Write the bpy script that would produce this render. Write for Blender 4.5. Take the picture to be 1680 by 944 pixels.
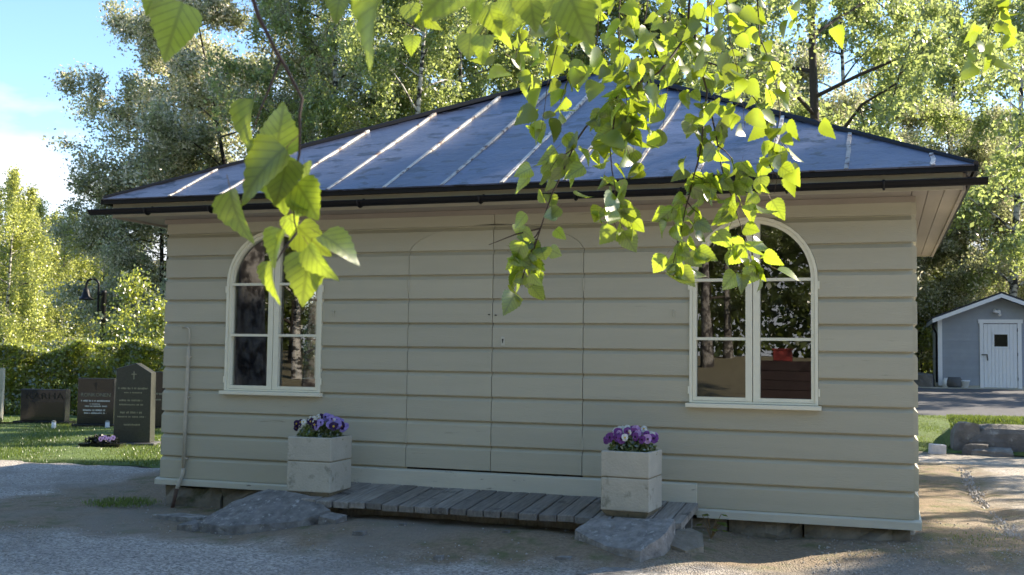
import bpy, bmesh, math, random
import numpy as np
from mathutils import Vector, Matrix
for o in list(bpy.data.objects): bpy.data.objects.remove(o)
random.seed(7); RNG = np.random.default_rng(7)
scene = bpy.context.scene
col = scene.collection
R = math.radians

# ------------------------------------------------------------------ camera
YAW, PITCH, ROLL = R(-18.730), R(3.442), R(0.730)
FPX = 1798.25                      # focal length in pixels of the 1680 wide photograph
CAM = np.array([6.4886, -8.8853, 1.4698])
fw = np.array([math.sin(YAW)*math.cos(PITCH), math.cos(YAW)*math.cos(PITCH), math.sin(PITCH)])
r0 = np.array([math.cos(YAW), -math.sin(YAW), 0.0]); u0 = np.cross(r0, fw)
rt = math.cos(ROLL)*r0 + math.sin(ROLL)*u0
up = -math.sin(ROLL)*r0 + math.cos(ROLL)*u0
cam_data = bpy.data.cameras.new('camera'); cam = bpy.data.objects.new('camera', cam_data); col.objects.link(cam)
cam_data.sensor_width = 36; cam_data.sensor_fit = 'HORIZONTAL'; cam_data.lens = 36*FPX/1680
cam_data.clip_start = 0.05; cam_data.clip_end = 2000
M = Matrix(((rt[0], up[0], -fw[0], CAM[0]), (rt[1], up[1], -fw[1], CAM[1]), (rt[2], up[2], -fw[2], CAM[2]), (0, 0, 0, 1)))
cam.matrix_world = M
cam_data.dof.use_dof = True; cam_data.dof.focus_distance = 4.0; cam_data.dof.aperture_fstop = 15
scene.camera = cam
scene.render.resolution_x = 1024; scene.render.resolution_y = 575

# ------------------------------------------------------------------ sky, sun, exposure
SUN_AZ, SUN_EL = R(50), R(33)      # azimuth from +Y towards +X
world = bpy.data.worlds.new('World'); scene.world = world; world.use_nodes = True
wn = world.node_tree; wn.nodes.clear()
def wnode(t, **k):
    n = wn.nodes.new(t)
    for a, b in k.items(): setattr(n, a, b)
    return n
sky = wnode('ShaderNodeTexSky', sky_type='NISHITA', sun_disc=False, sun_elevation=SUN_EL, sun_rotation=SUN_AZ, altitude=100, air_density=1.0, dust_density=0.2, ozone_density=4.2)
tc = wnode('ShaderNodeTexCoord')
sep = wnode('ShaderNodeSeparateXYZ'); wn.links.new(tc.outputs['Generated'], sep.inputs[0])
def wmath(op, a, b=None):
    n = wnode('ShaderNodeMath', operation=op)
    for i, v in enumerate((a, b)):
        if v is None: continue
        if isinstance(v, (int, float)): n.inputs[i].default_value = v
        else: wn.links.new(v, n.inputs[i])
    return n.outputs[0]
den = wmath('ADD', wmath('MAXIMUM', sep.outputs['Z'], 0.0), 0.22)
cmb = wnode('ShaderNodeCombineXYZ')
wn.links.new(wmath('DIVIDE', sep.outputs['X'], den), cmb.inputs[0]); wn.links.new(wmath('DIVIDE', sep.outputs['Y'], den), cmb.inputs[1])
nz = wnode('ShaderNodeTexNoise'); nz.inputs['Scale'].default_value = 1.5; nz.inputs['Detail'].default_value = 8; nz.inputs['Roughness'].default_value = 0.52
wn.links.new(cmb.outputs[0], nz.inputs['Vector'])
# more cloud towards the horizon, thin wisps above
thr = wmath('SUBTRACT', wmath('ADD', nz.outputs['Fac'], wmath('MULTIPLY', wmath('SUBTRACT', 0.20, sep.outputs['Z']), 1.5)), 0.47)
cl = wmath('MINIMUM', wmath('MAXIMUM', wmath('MULTIPLY', thr, 6.0), 0.0), 1.0)
mixc = wnode('ShaderNodeMix', data_type='RGBA'); wn.links.new(cl, mixc.inputs[0])
wn.links.new(sky.outputs[0], mixc.inputs[6]); mixc.inputs[7].default_value = (4.0, 4.15, 4.4, 1)
bg = wnode('ShaderNodeBackground'); bg.inputs['Strength'].default_value = 0.12
wn.links.new(mixc.outputs[2], bg.inputs['Color'])
wo = wnode('ShaderNodeOutputWorld'); wn.links.new(bg.outputs[0], wo.inputs['Surface'])
sun_d = bpy.data.lights.new('sun', 'SUN'); sun_d.energy = 5.0; sun_d.angle = R(0.53); sun_d.color = (1.0, 0.87, 0.70)
sun = bpy.data.objects.new('sun', sun_d); col.objects.link(sun); sun.location = (30, 30, 40)
sd = Vector((math.sin(SUN_AZ)*math.cos(SUN_EL), math.cos(SUN_AZ)*math.cos(SUN_EL), math.sin(SUN_EL)))
sun.rotation_euler = sd.to_track_quat('Z', 'Y').to_euler()
vs = scene.view_settings; vs.view_transform = 'Standard'; vs.look = 'None'; vs.gamma = 1; vs.use_curve_mapping = False; vs.exposure = 1.58

# ------------------------------------------------------------------ helpers
def ray(x, y): return fw + rt*((x-840)/FPX) - up*((y-472)/FPX)
def at(x, y, t): return CAM + ray(x, y)*t
def atY(x, y, Y): d = ray(x, y); return CAM + d*((Y-CAM[1])/d[1])
def atX(x, y, X): d = ray(x, y); return CAM + d*((X-CAM[0])/d[0])
def atZ(x, y, Z): d = ray(x, y); return CAM + d*((Z-CAM[2])/d[2])
def gp(px, dist):                   # ground plan position of an image column at a horizontal distance
    d = ray(px, 580); h = np.array([d[0], d[1]]); h /= np.linalg.norm(h)
    return CAM[:2] + h*dist
def sm(a, b, x):
    t = np.clip((np.asarray(x, float)-a)/(b-a), 0, 1); return t*t*(3-2*t)
def gh(x, y):                       # height of the ground
    x = np.asarray(x, float); y = np.asarray(y, float)
    z = sm(3.5, 7, x)*np.clip(y-9.7, 0, 18.5)*0.0315
    z = z + np.clip(-13-y, 0, 16)*0.09
    z = z + 0.085*sm(4.5, 6.6, x)*sm(-1.3, -0.1, y)*(1-sm(5, 9, y))
    z = z + 0.11*sm(1.5, 2.5, x)*(1-sm(4.9, 5.7, x))*sm(-1.75, -0.95, y)*(1-sm(0.5, 1.0, y))
    return z

class MB:
    def __init__(s): s.v = []; s.f = []; s.m = []
    def add(s, vs_, fs, mi=0):
        b = len(s.v); s.v += [tuple(map(float, q)) for q in vs_]; s.f += [tuple(b+i for i in f) for f in fs]; s.m += [mi]*len(fs); return s
    def box(s, x0, x1, y0, y1, z0, z1, mi=0):
        return s.add([(x0,y0,z0),(x1,y0,z0),(x1,y1,z0),(x0,y1,z0),(x0,y0,z1),(x1,y0,z1),(x1,y1,z1),(x0,y1,z1)],
                     [(0,3,2,1),(4,5,6,7),(0,1,5,4),(1,2,6,5),(2,3,7,6),(3,0,4,7)], mi)
    def tube(s, path, rad, n=8, cap=True, mi=0):
        P = [Vector(p) for p in path]; k = len(P)
        rad = [rad]*k if isinstance(rad, (int, float)) else list(rad)
        vsx = []; ref = None
        for i in range(k):
            t = (P[min(i+1, k-1)]-P[max(i-1, 0)])
            t = t.normalized() if t.length > 1e-9 else Vector((0,0,1))
            if ref is None: ref = Vector((1,0,0)) if abs(t.x) < 0.8 else Vector((0,1,0))
            a = t.cross(ref).normalized(); b = t.cross(a); ref = b.cross(t)*-1 if False else ref
            for j in range(n):
                w = 2*math.pi*j/n; vsx.append(P[i]+a*math.cos(w)*rad[i]+b*math.sin(w)*rad[i])
        fs = [(i*n+j, i*n+(j+1)%n, (i+1)*n+(j+1)%n, (i+1)*n+j) for i in range(k-1) for j in range(n)]
        if cap: fs += [tuple(reversed(range(n))), tuple((k-1)*n+j for j in range(n))]
        return s.add(vsx, fs, mi)
    def prism(s, poly, h0, h1, fn, mi=0):      # poly (a,b) extruded along c from h0 to h1; fn maps (a,b,c) to xyz
        n = len(poly)
        vsx = [fn(a, b, h0) for a, b in poly]+[fn(a, b, h1) for a, b in poly]
        return s.add(vsx, [tuple(range(n)), tuple(reversed(range(n, 2*n)))]+[(i, i+n, (i+1)%n+n, (i+1)%n) for i in range(n)], mi)
    def lathe(s, prof, n=16, c=(0,0,0), mi=0):
        vsx = [(c[0]+q*math.cos(2*math.pi*j/n), c[1]+q*math.sin(2*math.pi*j/n), c[2]+z) for q, z in prof for j in range(n)]
        return s.add(vsx, [(i*n+j, i*n+(j+1)%n, (i+1)*n+(j+1)%n, (i+1)*n+j) for i in range(len(prof)-1) for j in range(n)], mi)
    def mesh(s, name, mats, smooth=False, fix=True):
        me = bpy.data.meshes.new(name); me.from_pydata(s.v, [], s.f)
        for m in (mats if isinstance(mats, (list, tuple)) else [mats]): me.materials.append(m)
        me.polygons.foreach_set('material_index', s.m)
        if fix:
            bm = bmesh.new(); bm.from_mesh(me); bmesh.ops.recalc_face_normals(bm, faces=bm.faces); bm.to_mesh(me); bm.free()
        if smooth: me.polygons.foreach_set('use_smooth', [True]*len(me.polygons))
        me.update(); return me
    def build(s, name, mats, parent=None, smooth=False, bevel=0, fix=True):
        o = bpy.data.objects.new(name, s.mesh(name, mats, smooth, fix)); col.objects.link(o)
        if parent is not None: o.parent = parent
        if bevel:
            md = o.modifiers.new('bevel', 'BEVEL'); md.width = bevel; md.segments = 2; md.limit_method = 'ANGLE'
        return o
def quads_obj(name, V, mat, parent=None):       # V: (n,4,3) array of quads
    n = len(V); me = bpy.data.meshes.new(name)
    me.vertices.add(n*4); me.vertices.foreach_set('co', np.ascontiguousarray(V, dtype=np.float32).ravel())
    me.loops.add(n*4); me.loops.foreach_set('vertex_index', np.arange(n*4, dtype=np.int32))
    me.polygons.add(n); me.polygons.foreach_set('loop_start', np.arange(0, n*4, 4, dtype=np.int32)); me.polygons.foreach_set('loop_total', np.full(n, 4, dtype=np.int32))
    me.materials.append(mat); me.update(calc_edges=True)
    o = bpy.data.objects.new(name, me); col.objects.link(o)
    if parent is not None: o.parent = parent
    return o
def inst(name, me, parent=None, mat=None):
    o = bpy.data.objects.new(name, me); col.objects.link(o)
    if parent is not None: o.parent = parent
    if mat is not None: o.matrix_local = mat
    return o
def empty(name, loc=(0,0,0), rz=0):
    o = bpy.data.objects.new(name, None); col.objects.link(o); o.location = loc; o.rotation_euler = (0, 0, rz); o.empty_display_size = 0.2; return o
def tag(o, label=None, cat=None, group=None, kind=None):
    if label: o['label'] = label
    if cat: o['category'] = cat
    if group: o['group'] = group
    if kind: o['kind'] = kind
    return o
def copy_tree(o, parent=None):
    c = o.copy(); col.objects.link(c); c.parent = parent
    for ch in list(o.children): copy_tree(ch, c)
    return c

# ------------------------------------------------------------------ materials
def mat(name, base, rough=0.7, var=0.12, vscale=6, bump=0.0, bscale=40, metal=0, spec=0.5, stretch=None, objvar=0.0, dirt=None, dscale=3, dthr=(0.55, 0.7), dstretch=None):
    m = bpy.data.materials.new(name); m.use_nodes = True; nt = m.node_tree; N = nt.nodes; L = nt.links
    b = N['Principled BSDF']; b.inputs['Roughness'].default_value = rough; b.inputs['Metallic'].default_value = metal; b.inputs['Specular IOR Level'].default_value = spec
    g = N.new('ShaderNodeTexCoord'); src = g.outputs['Object']
    def mapped(sc):
        if sc is None: return src
        mp = N.new('ShaderNodeMapping'); mp.inputs['Scale'].default_value = sc; L.new(src, mp.inputs[0]); return mp.outputs[0]
    sv = mapped(stretch)
    n1 = N.new('ShaderNodeTexNoise'); n1.inputs['Scale'].default_value = vscale; n1.inputs['Detail'].default_value = 6; n1.inputs['Roughness'].default_value = 0.6; L.new(sv, n1.inputs['Vector'])
    mr = N.new('ShaderNodeMapRange'); mr.inputs['From Min'].default_value = 0.25; mr.inputs['From Max'].default_value = 0.75; mr.inputs['To Min'].default_value = 1-var; mr.inputs['To Max'].default_value = 1+var; L.new(n1.outputs['Fac'], mr.inputs[0])
    val = mr.outputs[0]
    if objvar:
        oi = N.new('ShaderNodeObjectInfo'); mo = N.new('ShaderNodeMapRange'); mo.inputs['To Min'].default_value = 1-objvar; mo.inputs['To Max'].default_value = 1+objvar; L.new(oi.outputs['Random'], mo.inputs[0])
        mm = N.new('ShaderNodeMath'); mm.operation = 'MULTIPLY'; L.new(val, mm.inputs[0]); L.new(mo.outputs[0], mm.inputs[1]); val = mm.outputs[0]
    vm = N.new('ShaderNodeVectorMath'); vm.operation = 'SCALE'; vm.inputs[0].default_value = base; L.new(val, vm.inputs['Scale'])
    out = vm.outputs[0]
    if dirt:
        n2 = N.new('ShaderNodeTexNoise'); n2.inputs['Scale'].default_value = dscale; n2.inputs['Detail'].default_value = 9; n2.inputs['Roughness'].default_value = 0.65; L.new(mapped(dstretch), n2.inputs['Vector'])
        rp = N.new('ShaderNodeMapRange'); rp.inputs['From Min'].default_value = dthr[0]; rp.inputs['From Max'].default_value = dthr[1]; L.new(n2.outputs['Fac'], rp.inputs[0])
        mx = N.new('ShaderNodeMix'); mx.data_type = 'RGBA'; L.new(rp.outputs[0], mx.inputs[0]); L.new(out, mx.inputs[6]); mx.inputs[7].default_value = (*dirt, 1); out = mx.outputs[2]
    L.new(out, b.inputs['Base Color'])
    if bump:
        n3 = N.new('ShaderNodeTexNoise'); n3.inputs['Scale'].default_value = bscale; n3.inputs['Detail'].default_value = 8; n3.inputs['Roughness'].default_value = 0.62; L.new(sv, n3.inputs['Vector'])
        bp = N.new('ShaderNodeBump'); bp.inputs['Strength'].default_value = bump; bp.inputs['Distance'].default_value = 0.02; L.new(n3.outputs['Fac'], bp.inputs['Height']); L.new(bp.outputs[0], b.inputs['Normal'])
    return m
def leaf_mat(name, front, trans, tfac=0.45, var=0.35, gloss=0.06, vein=False):
    m = bpy.data.materials.new(name); m.use_nodes = True; nt = m.node_tree; N = nt.nodes; L = nt.links; N.clear()
    geo = N.new('ShaderNodeNewGeometry'); oi = N.new('ShaderNodeObjectInfo')
    ad = N.new('ShaderNodeMath'); ad.operation = 'ADD'; L.new(geo.outputs['Random Per Island'], ad.inputs[0])
    if vein: L.new(oi.outputs['Random'], ad.inputs[1])
    else: ad.inputs[1].default_value = 0
    fr = N.new('ShaderNodeMath'); fr.operation = 'FRACT'; L.new(ad.outputs[0], fr.inputs[0])
    mr = N.new('ShaderNodeMapRange'); mr.inputs['To Min'].default_value = 1-var; mr.inputs['To Max'].default_value = 1+var; L.new(fr.outputs[0], mr.inputs[0])
    val = mr.outputs[0]
    if vein:
        tcx = N.new('ShaderNodeTexCoord'); nn = N.new('ShaderNodeTexNoise'); nn.inputs['Scale'].default_value = 7; nn.inputs['Detail'].default_value = 5; L.new(tcx.outputs['Object'], nn.inputs['Vector'])
        m2 = N.new('ShaderNodeMapRange'); m2.inputs['To Min'].default_value = 0.75; m2.inputs['To Max'].default_value = 1.25; L.new(nn.outputs['Fac'], m2.inputs[0])
        mu = N.new('ShaderNodeMath'); mu.operation = 'MULTIPLY'; L.new(val, mu.inputs[0]); L.new(m2.outputs[0], mu.inputs[1]); val = mu.outputs[0]
        sx = N.new('ShaderNodeSeparateXYZ'); L.new(tcx.outputs['Object'], sx.inputs[0])
        def mm(op, a, b=None):
            q = N.new('ShaderNodeMath'); q.operation = op
            for i, v in enumerate((a, b)):
                if v is None: continue
                if isinstance(v, (int, float)): q.inputs[i].default_value = v
                else: L.new(v, q.inputs[i])
            return q.outputs[0]
        ax = mm('ABSOLUTE', sx.outputs[0]); st = mm('ABSOLUTE', mm('SUBTRACT', mm('FRACT', mm('MULTIPLY', mm('SUBTRACT', sx.outputs[1], mm('MULTIPLY', ax, 0.95)), 6.5)), 0.5))
        line = mm('MINIMUM', st, mm('MULTIPLY', ax, 3.0))
        vr = N.new('ShaderNodeMapRange'); vr.inputs[1].default_value = 0.03; vr.inputs[2].default_value = 0.13; vr.inputs[3].default_value = 0.66; vr.inputs[4].default_value = 1.04; L.new(line, vr.inputs[0])
        val = mm('MULTIPLY', val, vr.outputs[0])
    def scaled(c):
        v = N.new('ShaderNodeVectorMath'); v.operation = 'SCALE'; v.inputs[0].default_value = c; L.new(val, v.inputs['Scale']); return v.outputs[0]
    d = N.new('ShaderNodeBsdfDiffuse'); L.new(scaled(front), d.inputs['Color'])
    t = N.new('ShaderNodeBsdfTranslucent'); L.new(scaled(trans), t.inputs['Color'])
    mx = N.new('ShaderNodeMixShader'); mx.inputs[0].default_value = tfac; L.new(d.outputs[0], mx.inputs[1]); L.new(t.outputs[0], mx.inputs[2])
    gl = N.new('ShaderNodeBsdfGlossy'); gl.inputs['Roughness'].default_value = 0.38; gl.inputs['Color'].default_value = (1, 1, 1, 1)
    mx2 = N.new('ShaderNodeMixShader'); mx2.inputs[0].default_value = gloss; L.new(mx.outputs[0], mx2.inputs[1]); L.new(gl.outputs[0], mx2.inputs[2])
    o = N.new('ShaderNodeOutputMaterial'); L.new(mx2.outputs[0], o.inputs['Surface'])
    return m
def glass_mat(name, fac=0.10):
    m = bpy.data.materials.new(name); m.use_nodes = True; nt = m.node_tree; N = nt.nodes; L = nt.links; N.clear()
    tr = N.new('ShaderNodeBsdfTransparent'); tr.inputs['Color'].default_value = (0.86, 0.9, 0.87, 1)
    gl = N.new('ShaderNodeBsdfGlossy'); gl.inputs['Roughness'].default_value = 0.0
    nn = N.new('ShaderNodeTexNoise'); nn.inputs['Scale'].default_value = 2.2; nn.inputs['Detail'].default_value = 1; tcx = N.new('ShaderNodeTexCoord'); L.new(tcx.outputs['Object'], nn.inputs['Vector'])
    bp = N.new('ShaderNodeBump'); bp.inputs['Strength'].default_value = 0.03; bp.inputs['Distance'].default_value = 0.01; L.new(nn.outputs['Fac'], bp.inputs['Height']); L.new(bp.outputs[0], gl.inputs['Normal'])
    lw = N.new('ShaderNodeFresnel'); lw.inputs['IOR'].default_value = 1.5
    ad = N.new('ShaderNodeMath'); ad.operation = 'ADD'; L.new(lw.outputs[0], ad.inputs[0]); ad.inputs[1].default_value = fac
    mx = N.new('ShaderNodeMixShader'); L.new(ad.outputs[0], mx.inputs[0]); L.new(tr.outputs[0], mx.inputs[1]); L.new(gl.outputs[0], mx.inputs[2])
    o = N.new('ShaderNodeOutputMaterial'); L.new(mx.outputs[0], o.inputs['Surface']); return m

X_ = {}
X_['clad'] = mat('greige_paint', (0.455, 0.43, 0.322), 0.62, 0.06, 3, 0.25, 60, stretch=(0.25, 1, 3), objvar=0.05, dirt=(0.25, 0.225, 0.17), dscale=9, dthr=(0.66, 0.74), dstretch=(0.2, 1, 2.5))
X_['trimw'] = mat('pale_worn_paint', (0.56, 0.54, 0.43), 0.6, 0.08, 4, 0.2, 50, stretch=(0.3, 1, 2), dirt=(0.2, 0.18, 0.14), dscale=14, dthr=(0.64, 0.7), dstretch=(0.4, 1, 1.5))
X_['frame'] = mat('cream_window_paint', (0.80, 0.77, 0.60), 0.45, 0.04, 8, 0.05, 80)
X_['dark'] = mat('dark_gap', (0.03, 0.028, 0.025), 0.9, 0.1)
X_['inner'] = mat('interior_board', (0.16, 0.14, 0.12), 0.8, 0.15)
X_['black'] = mat('black_gutter_paint', (0.006, 0.006, 0.007), 0.5, 0.2, 10, spec=0.25)
X_['roof'] = mat('blue_grey_roof_paint', (0.052, 0.064, 0.104), 0.32, 0.25, 2.5, 0.35, 9, spec=0.5, objvar=0.2, dirt=(0.008, 0.008, 0.011), dscale=3.2, dthr=(0.55, 0.575), dstretch=(1, 1.6, 1.6))
X_['seam'] = mat('worn_seam_paint', (0.52, 0.49, 0.43), 0.6, 0.25, 12, 0.3, 40, objvar=0.3, dirt=(0.12, 0.07, 0.05), dscale=9, dthr=(0.52, 0.6))
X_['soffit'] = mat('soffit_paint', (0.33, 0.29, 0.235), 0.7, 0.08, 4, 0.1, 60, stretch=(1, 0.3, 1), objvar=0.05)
X_['stone'] = mat('foundation_stone', (0.20, 0.175, 0.13), 0.9, 0.35, 7, 0.8, 18, dirt=(0.09, 0.1, 0.05), dscale=5)
X_['rock'] = mat('grey_rock', (0.205, 0.195, 0.175), 0.8, 0.55, 12, 1.0, 26, dirt=(0.40, 0.385, 0.35), dscale=16, dthr=(0.57, 0.66), objvar=0.12)
X_['boulder'] = mat('lichen_boulder', (0.16, 0.15, 0.135), 0.9, 0.4, 5, 1.0, 12, dirt=(0.30, 0.29, 0.26), dscale=6, dthr=(0.56, 0.66), objvar=0.15)
X_['deck'] = mat('weathered_plank', (0.26, 0.24, 0.205), 0.85, 0.4, 9, 0.8, 40, stretch=(5, 0.35, 2), objvar=0.28, dirt=(0.07, 0.062, 0.05), dscale=4, dthr=(0.56, 0.68))
X_['conc'] = mat('painted_concrete', (0.46, 0.435, 0.35), 0.85, 0.10, 7, 0.35, 50, dirt=(0.25, 0.24, 0.18), dscale=9, dthr=(0.57, 0.70))
X_['plinth'] = mat('mossy_concrete', (0.24, 0.21, 0.14), 0.9, 0.3, 12, 0.4, 40, dirt=(0.05, 0.055, 0.02), dscale=12)
X_['soil'] = mat('soil', (0.04, 0.03, 0.02), 0.95, 0.4, 20, 0.8, 40)
X_['pipe'] = mat('greige_pipe_paint', (0.48, 0.44, 0.34), 0.55, 0.15, 9, 0.1, 60)
X_['rust'] = mat('rusty_iron', (0.10, 0.06, 0.04), 0.8, 0.35, 20, 0.4, 60)
X_['iron'] = mat('dark_iron', (0.05, 0.045, 0.04), 0.6, 0.3, 20)
X_['granite_dark'] = mat('dark_polished_granite', (0.022, 0.023, 0.026), 0.16, 0.4, 60, spec=0.6)
X_['granite_rough'] = mat('rough_granite', (0.10, 0.10, 0.10), 0.8, 0.3, 30, 0.6, 50)
X_['granite_brown'] = mat('brown_granite', (0.04, 0.031, 0.027), 0.22, 0.4, 50, spec=0.6)
X_['letter_white'] = mat('white_lettering', (0.7, 0.7, 0.66), 0.6, 0.05)
X_['letter_dark'] = mat('bronze_lettering', (0.012, 0.010, 0.008), 0.5, 0.05)
X_['letter_gold'] = mat('faded_gold_lettering', (0.30, 0.28, 0.20), 0.6, 0.1)
X_['shed'] = mat('grey_blue_shed_paint', (0.30, 0.33, 0.37), 0.65, 0.06, 4, 0.1, 50, objvar=0.04)
X_['white'] = mat('white_paint', (0.78, 0.79, 0.80), 0.5, 0.04, 5)
X_['asphalt'] = mat('asphalt', (0.085, 0.085, 0.09), 0.9, 0.25, 8, 0.4, 120)
X_['roofdark'] = mat('dark_roof_felt', (0.035, 0.035, 0.038), 0.85, 0.3, 9)
X_['kerb'] = mat('kerb_stone', (0.13, 0.12, 0.105), 0.9, 0.35, 8, 0.6, 30, objvar=0.2)
X_['kerbwhite'] = mat('pale_kerb_stone', (0.62, 0.58, 0.54), 0.85, 0.15, 14, 0.4, 50)
X_['bark'] = mat('dark_bark', (0.055, 0.045, 0.036), 0.95, 0.4, 9, 1.0, 25, stretch=(3, 3, 0.6))
X_['birch'] = mat('birch_bark', (0.50, 0.48, 0.44), 0.8, 0.2, 6, 0.4, 30, dirt=(0.03, 0.027, 0.025), dscale=3.2, dthr=(0.47, 0.53), dstretch=(1.0, 1.0, 2.6))
X_['twig'] = mat('red_brown_twig', (0.045, 0.025, 0.018), 0.6, 0.3, 30)
X_['twig_young'] = mat('young_twig', (0.20, 0.13, 0.05), 0.6, 0.3, 30)
X_['maroon'] = mat('maroon_boards', (0.022, 0.010, 0.009), 0.7, 0.25, 5, 0.3, 30, objvar=0.15)
X_['red'] = mat('red_painted_metal', (0.30, 0.045, 0.035), 0.5, 0.1)
X_['glass'] = glass_mat('window_glass', 0.13)
X_['leaf_fg'] = leaf_mat('birch_leaf_near', (0.040, 0.082, 0.012), (0.41, 0.53, 0.030), 0.52, 0.36, 0.075, vein=True)
X_['leaf_birch'] = leaf_mat('birch_leaf', (0.135, 0.175, 0.06), (0.48, 0.57, 0.17), 0.55, 0.4, 0.07)
X_['leaf_silver'] = leaf_mat('bird_cherry_leaf', (0.165, 0.18, 0.105), (0.50, 0.54, 0.24), 0.55, 0.5, 0.08)
X_['leaf_dark'] = leaf_mat('dark_leaf', (0.07, 0.10, 0.03), (0.30, 0.38, 0.06), 0.5, 0.45, 0.09)
X_['leaf_hedge'] = leaf_mat('hedge_leaf', (0.12, 0.15, 0.035), (0.52, 0.58, 0.08), 0.55, 0.5, 0.11)
X_['leaf_far'] = leaf_mat('far_leaf', (0.18, 0.21, 0.06), (0.66, 0.70, 0.18), 0.58, 0.35, 0.06)
X_['blossom'] = leaf_mat('white_blossom', (0.78, 0.74, 0.58), (0.7, 0.66, 0.46), 0.4, 0.15, 0.02)
X_['grass'] = leaf_mat('grass_blade', (0.09, 0.14, 0.03), (0.22, 0.29, 0.04), 0.35, 0.35, 0.05)

def ground_material():
    m = bpy.data.materials.new('gravel_and_moss'); m.use_nodes = True; nt = m.node_tree; N = nt.nodes; L = nt.links; b = N['Principled BSDF']; b.inputs['Roughness'].default_value = 0.9
    geo = N.new('ShaderNodeNewGeometry'); P = geo.outputs['Position']
    def nz(s, d=6, r=0.6):
        n = N.new('ShaderNodeTexNoise'); n.inputs['Scale'].default_value = s; n.inputs['Detail'].default_value = d; n.inputs['Roughness'].default_value = r; L.new(P, n.inputs['Vector']); return n.outputs['Fac']
    def mth(op, a, b_=None, c=None):
        n = N.new('ShaderNodeMath'); n.operation = op
        for i, v in enumerate((a, b_, c)):
            if v is None: continue
            if isinstance(v, (int, float)): n.inputs[i].default_value = v
            else: L.new(v, n.inputs[i])
        return n.outputs[0]
    def rng(v, a, b_, c=0, d=1):
        n = N.new('ShaderNodeMapRange'); L.new(v, n.inputs[0])
        for i, q in zip((1, 2, 3, 4), (a, b_, c, d)): n.inputs[i].default_value = q
        return n.outputs[0]
    def mix(f, a, b_):
        n = N.new('ShaderNodeMix'); n.data_type = 'RGBA'; L.new(f, n.inputs[0])
        for i, q in ((6, a), (7, b_)):
            if isinstance(q, tuple): n.inputs[i].default_value = (*q, 1)
            else: L.new(q, n.inputs[i])
        return n.outputs[2]
    sp = N.new('ShaderNodeSeparateXYZ'); L.new(P, sp.inputs[0])
    dx = mth('SUBTRACT', mth('ABSOLUTE', mth('SUBTRACT', sp.outputs[0], 3.5)), 3.5); dy = mth('SUBTRACT', mth('ABSOLUTE', mth('SUBTRACT', sp.outputs[1], 3.5)), 3.5)
    d = mth('MAXIMUM', dx, dy)
    vo = N.new('ShaderNodeTexVoronoi'); vo.inputs['Scale'].default_value = 62; L.new(P, vo.inputs['Vector'])
    hs = N.new('ShaderNodeSeparateXYZ'); L.new(vo.outputs['Color'], hs.inputs[0])
    peb = rng(hs.outputs[0], 0, 1, 0.5, 1.6)
    big = rng(nz(0.7), 0.3, 0.7, 0.8, 1.2)
    gv = N.new('ShaderNodeVectorMath'); gv.operation = 'SCALE'; gv.inputs[0].default_value = (0.345, 0.31, 0.262); L.new(mth('MULTIPLY', peb, big), gv.inputs['Scale'])
    gravel = gv.outputs[0]
    dirtv = N.new('ShaderNodeVectorMath'); dirtv.operation = 'SCALE'; dirtv.inputs[0].default_value = (0.235, 0.178, 0.112); L.new(rng(nz(30), 0.2, 0.8, 0.6, 1.4), dirtv.inputs['Scale'])
    dirt = dirtv.outputs[0]
    moss = mix(rng(nz(4.5), 0.50, 0.68), dirt, (0.12, 0.125, 0.045))
    edge = mth('ADD', mth('ADD', d, rng(sp.outputs[0], 4.6, 6.8, 0, 1.0)), mth('MULTIPLY', mth('SUBTRACT', nz(1.3), 0.5), 1.6))
    c = mix(rng(edge, 1.45, 1.85), moss, gravel)
    # bare sandy streaks within the gravel
    c = mix(mth('MULTIPLY', rng(nz(0.45, 4), 0.52, 0.64), 0.7), c, (0.24, 0.21, 0.165))
    far = rng(sp.outputs[1], 9.0, 9.9)
    c = mix(mth('MULTIPLY', far, 0.9), c, (0.075, 0.085, 0.04))
    behind = rng(sp.outputs[1], -16.0, -13.0)
    c = mix(behind, (0.17, 0.15, 0.09), c)
    L.new(c, b.inputs['Base Color'])
    h = mth('ADD', mth('MULTIPLY', rng(vo.outputs['Distance'], 0, 0.6, 1, 0), 0.6), mth('MULTIPLY', nz(22, 8, 0.7), 0.9))
    bp = N.new('ShaderNodeBump'); bp.inputs['Strength'].default_value = 0.9; bp.inputs['Distance'].default_value = 0.018; L.new(h, bp.inputs['Height']); L.new(bp.outputs[0], b.inputs['Normal'])
    return m
X_['ground'] = ground_material()
X_['lawn'] = mat('lawn_soil', (0.085, 0.13, 0.028), 0.95, 0.4, 5, 0.8, 60, dirt=(0.15, 0.14, 0.05), dscale=1.6, dthr=(0.55, 0.75))

# ------------------------------------------------------------------ ground
def axis(lo, hi, step, far):
    c = list(np.arange(lo, hi+1e-6, step)); a = []; s = step; x = lo
    while x > -far: s *= 1.35; x -= s; a.append(x)
    b = []; s = step; x = hi
    while x < far: s *= 1.35; x += s; b.append(x)
    return np.array(a[::-1]+c+b)
gx = axis(-9, 14, 0.14, 700); gy = axis(-4, 12, 0.14, 700)
GX, GY = np.meshgrid(gx, gy)
micro = 0.012*np.sin(GX*1.7+GY*0.6)*np.sin(GY*2.1-GX*0.4) + 0.006*np.sin(GX*5.1+1)*np.sin(GY*6.3) + RNG.normal(0, 0.003, GX.shape)
GZ = gh(GX, GY) + micro*(np.abs(GX) < 40)*(np.abs(GY) < 40)
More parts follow.
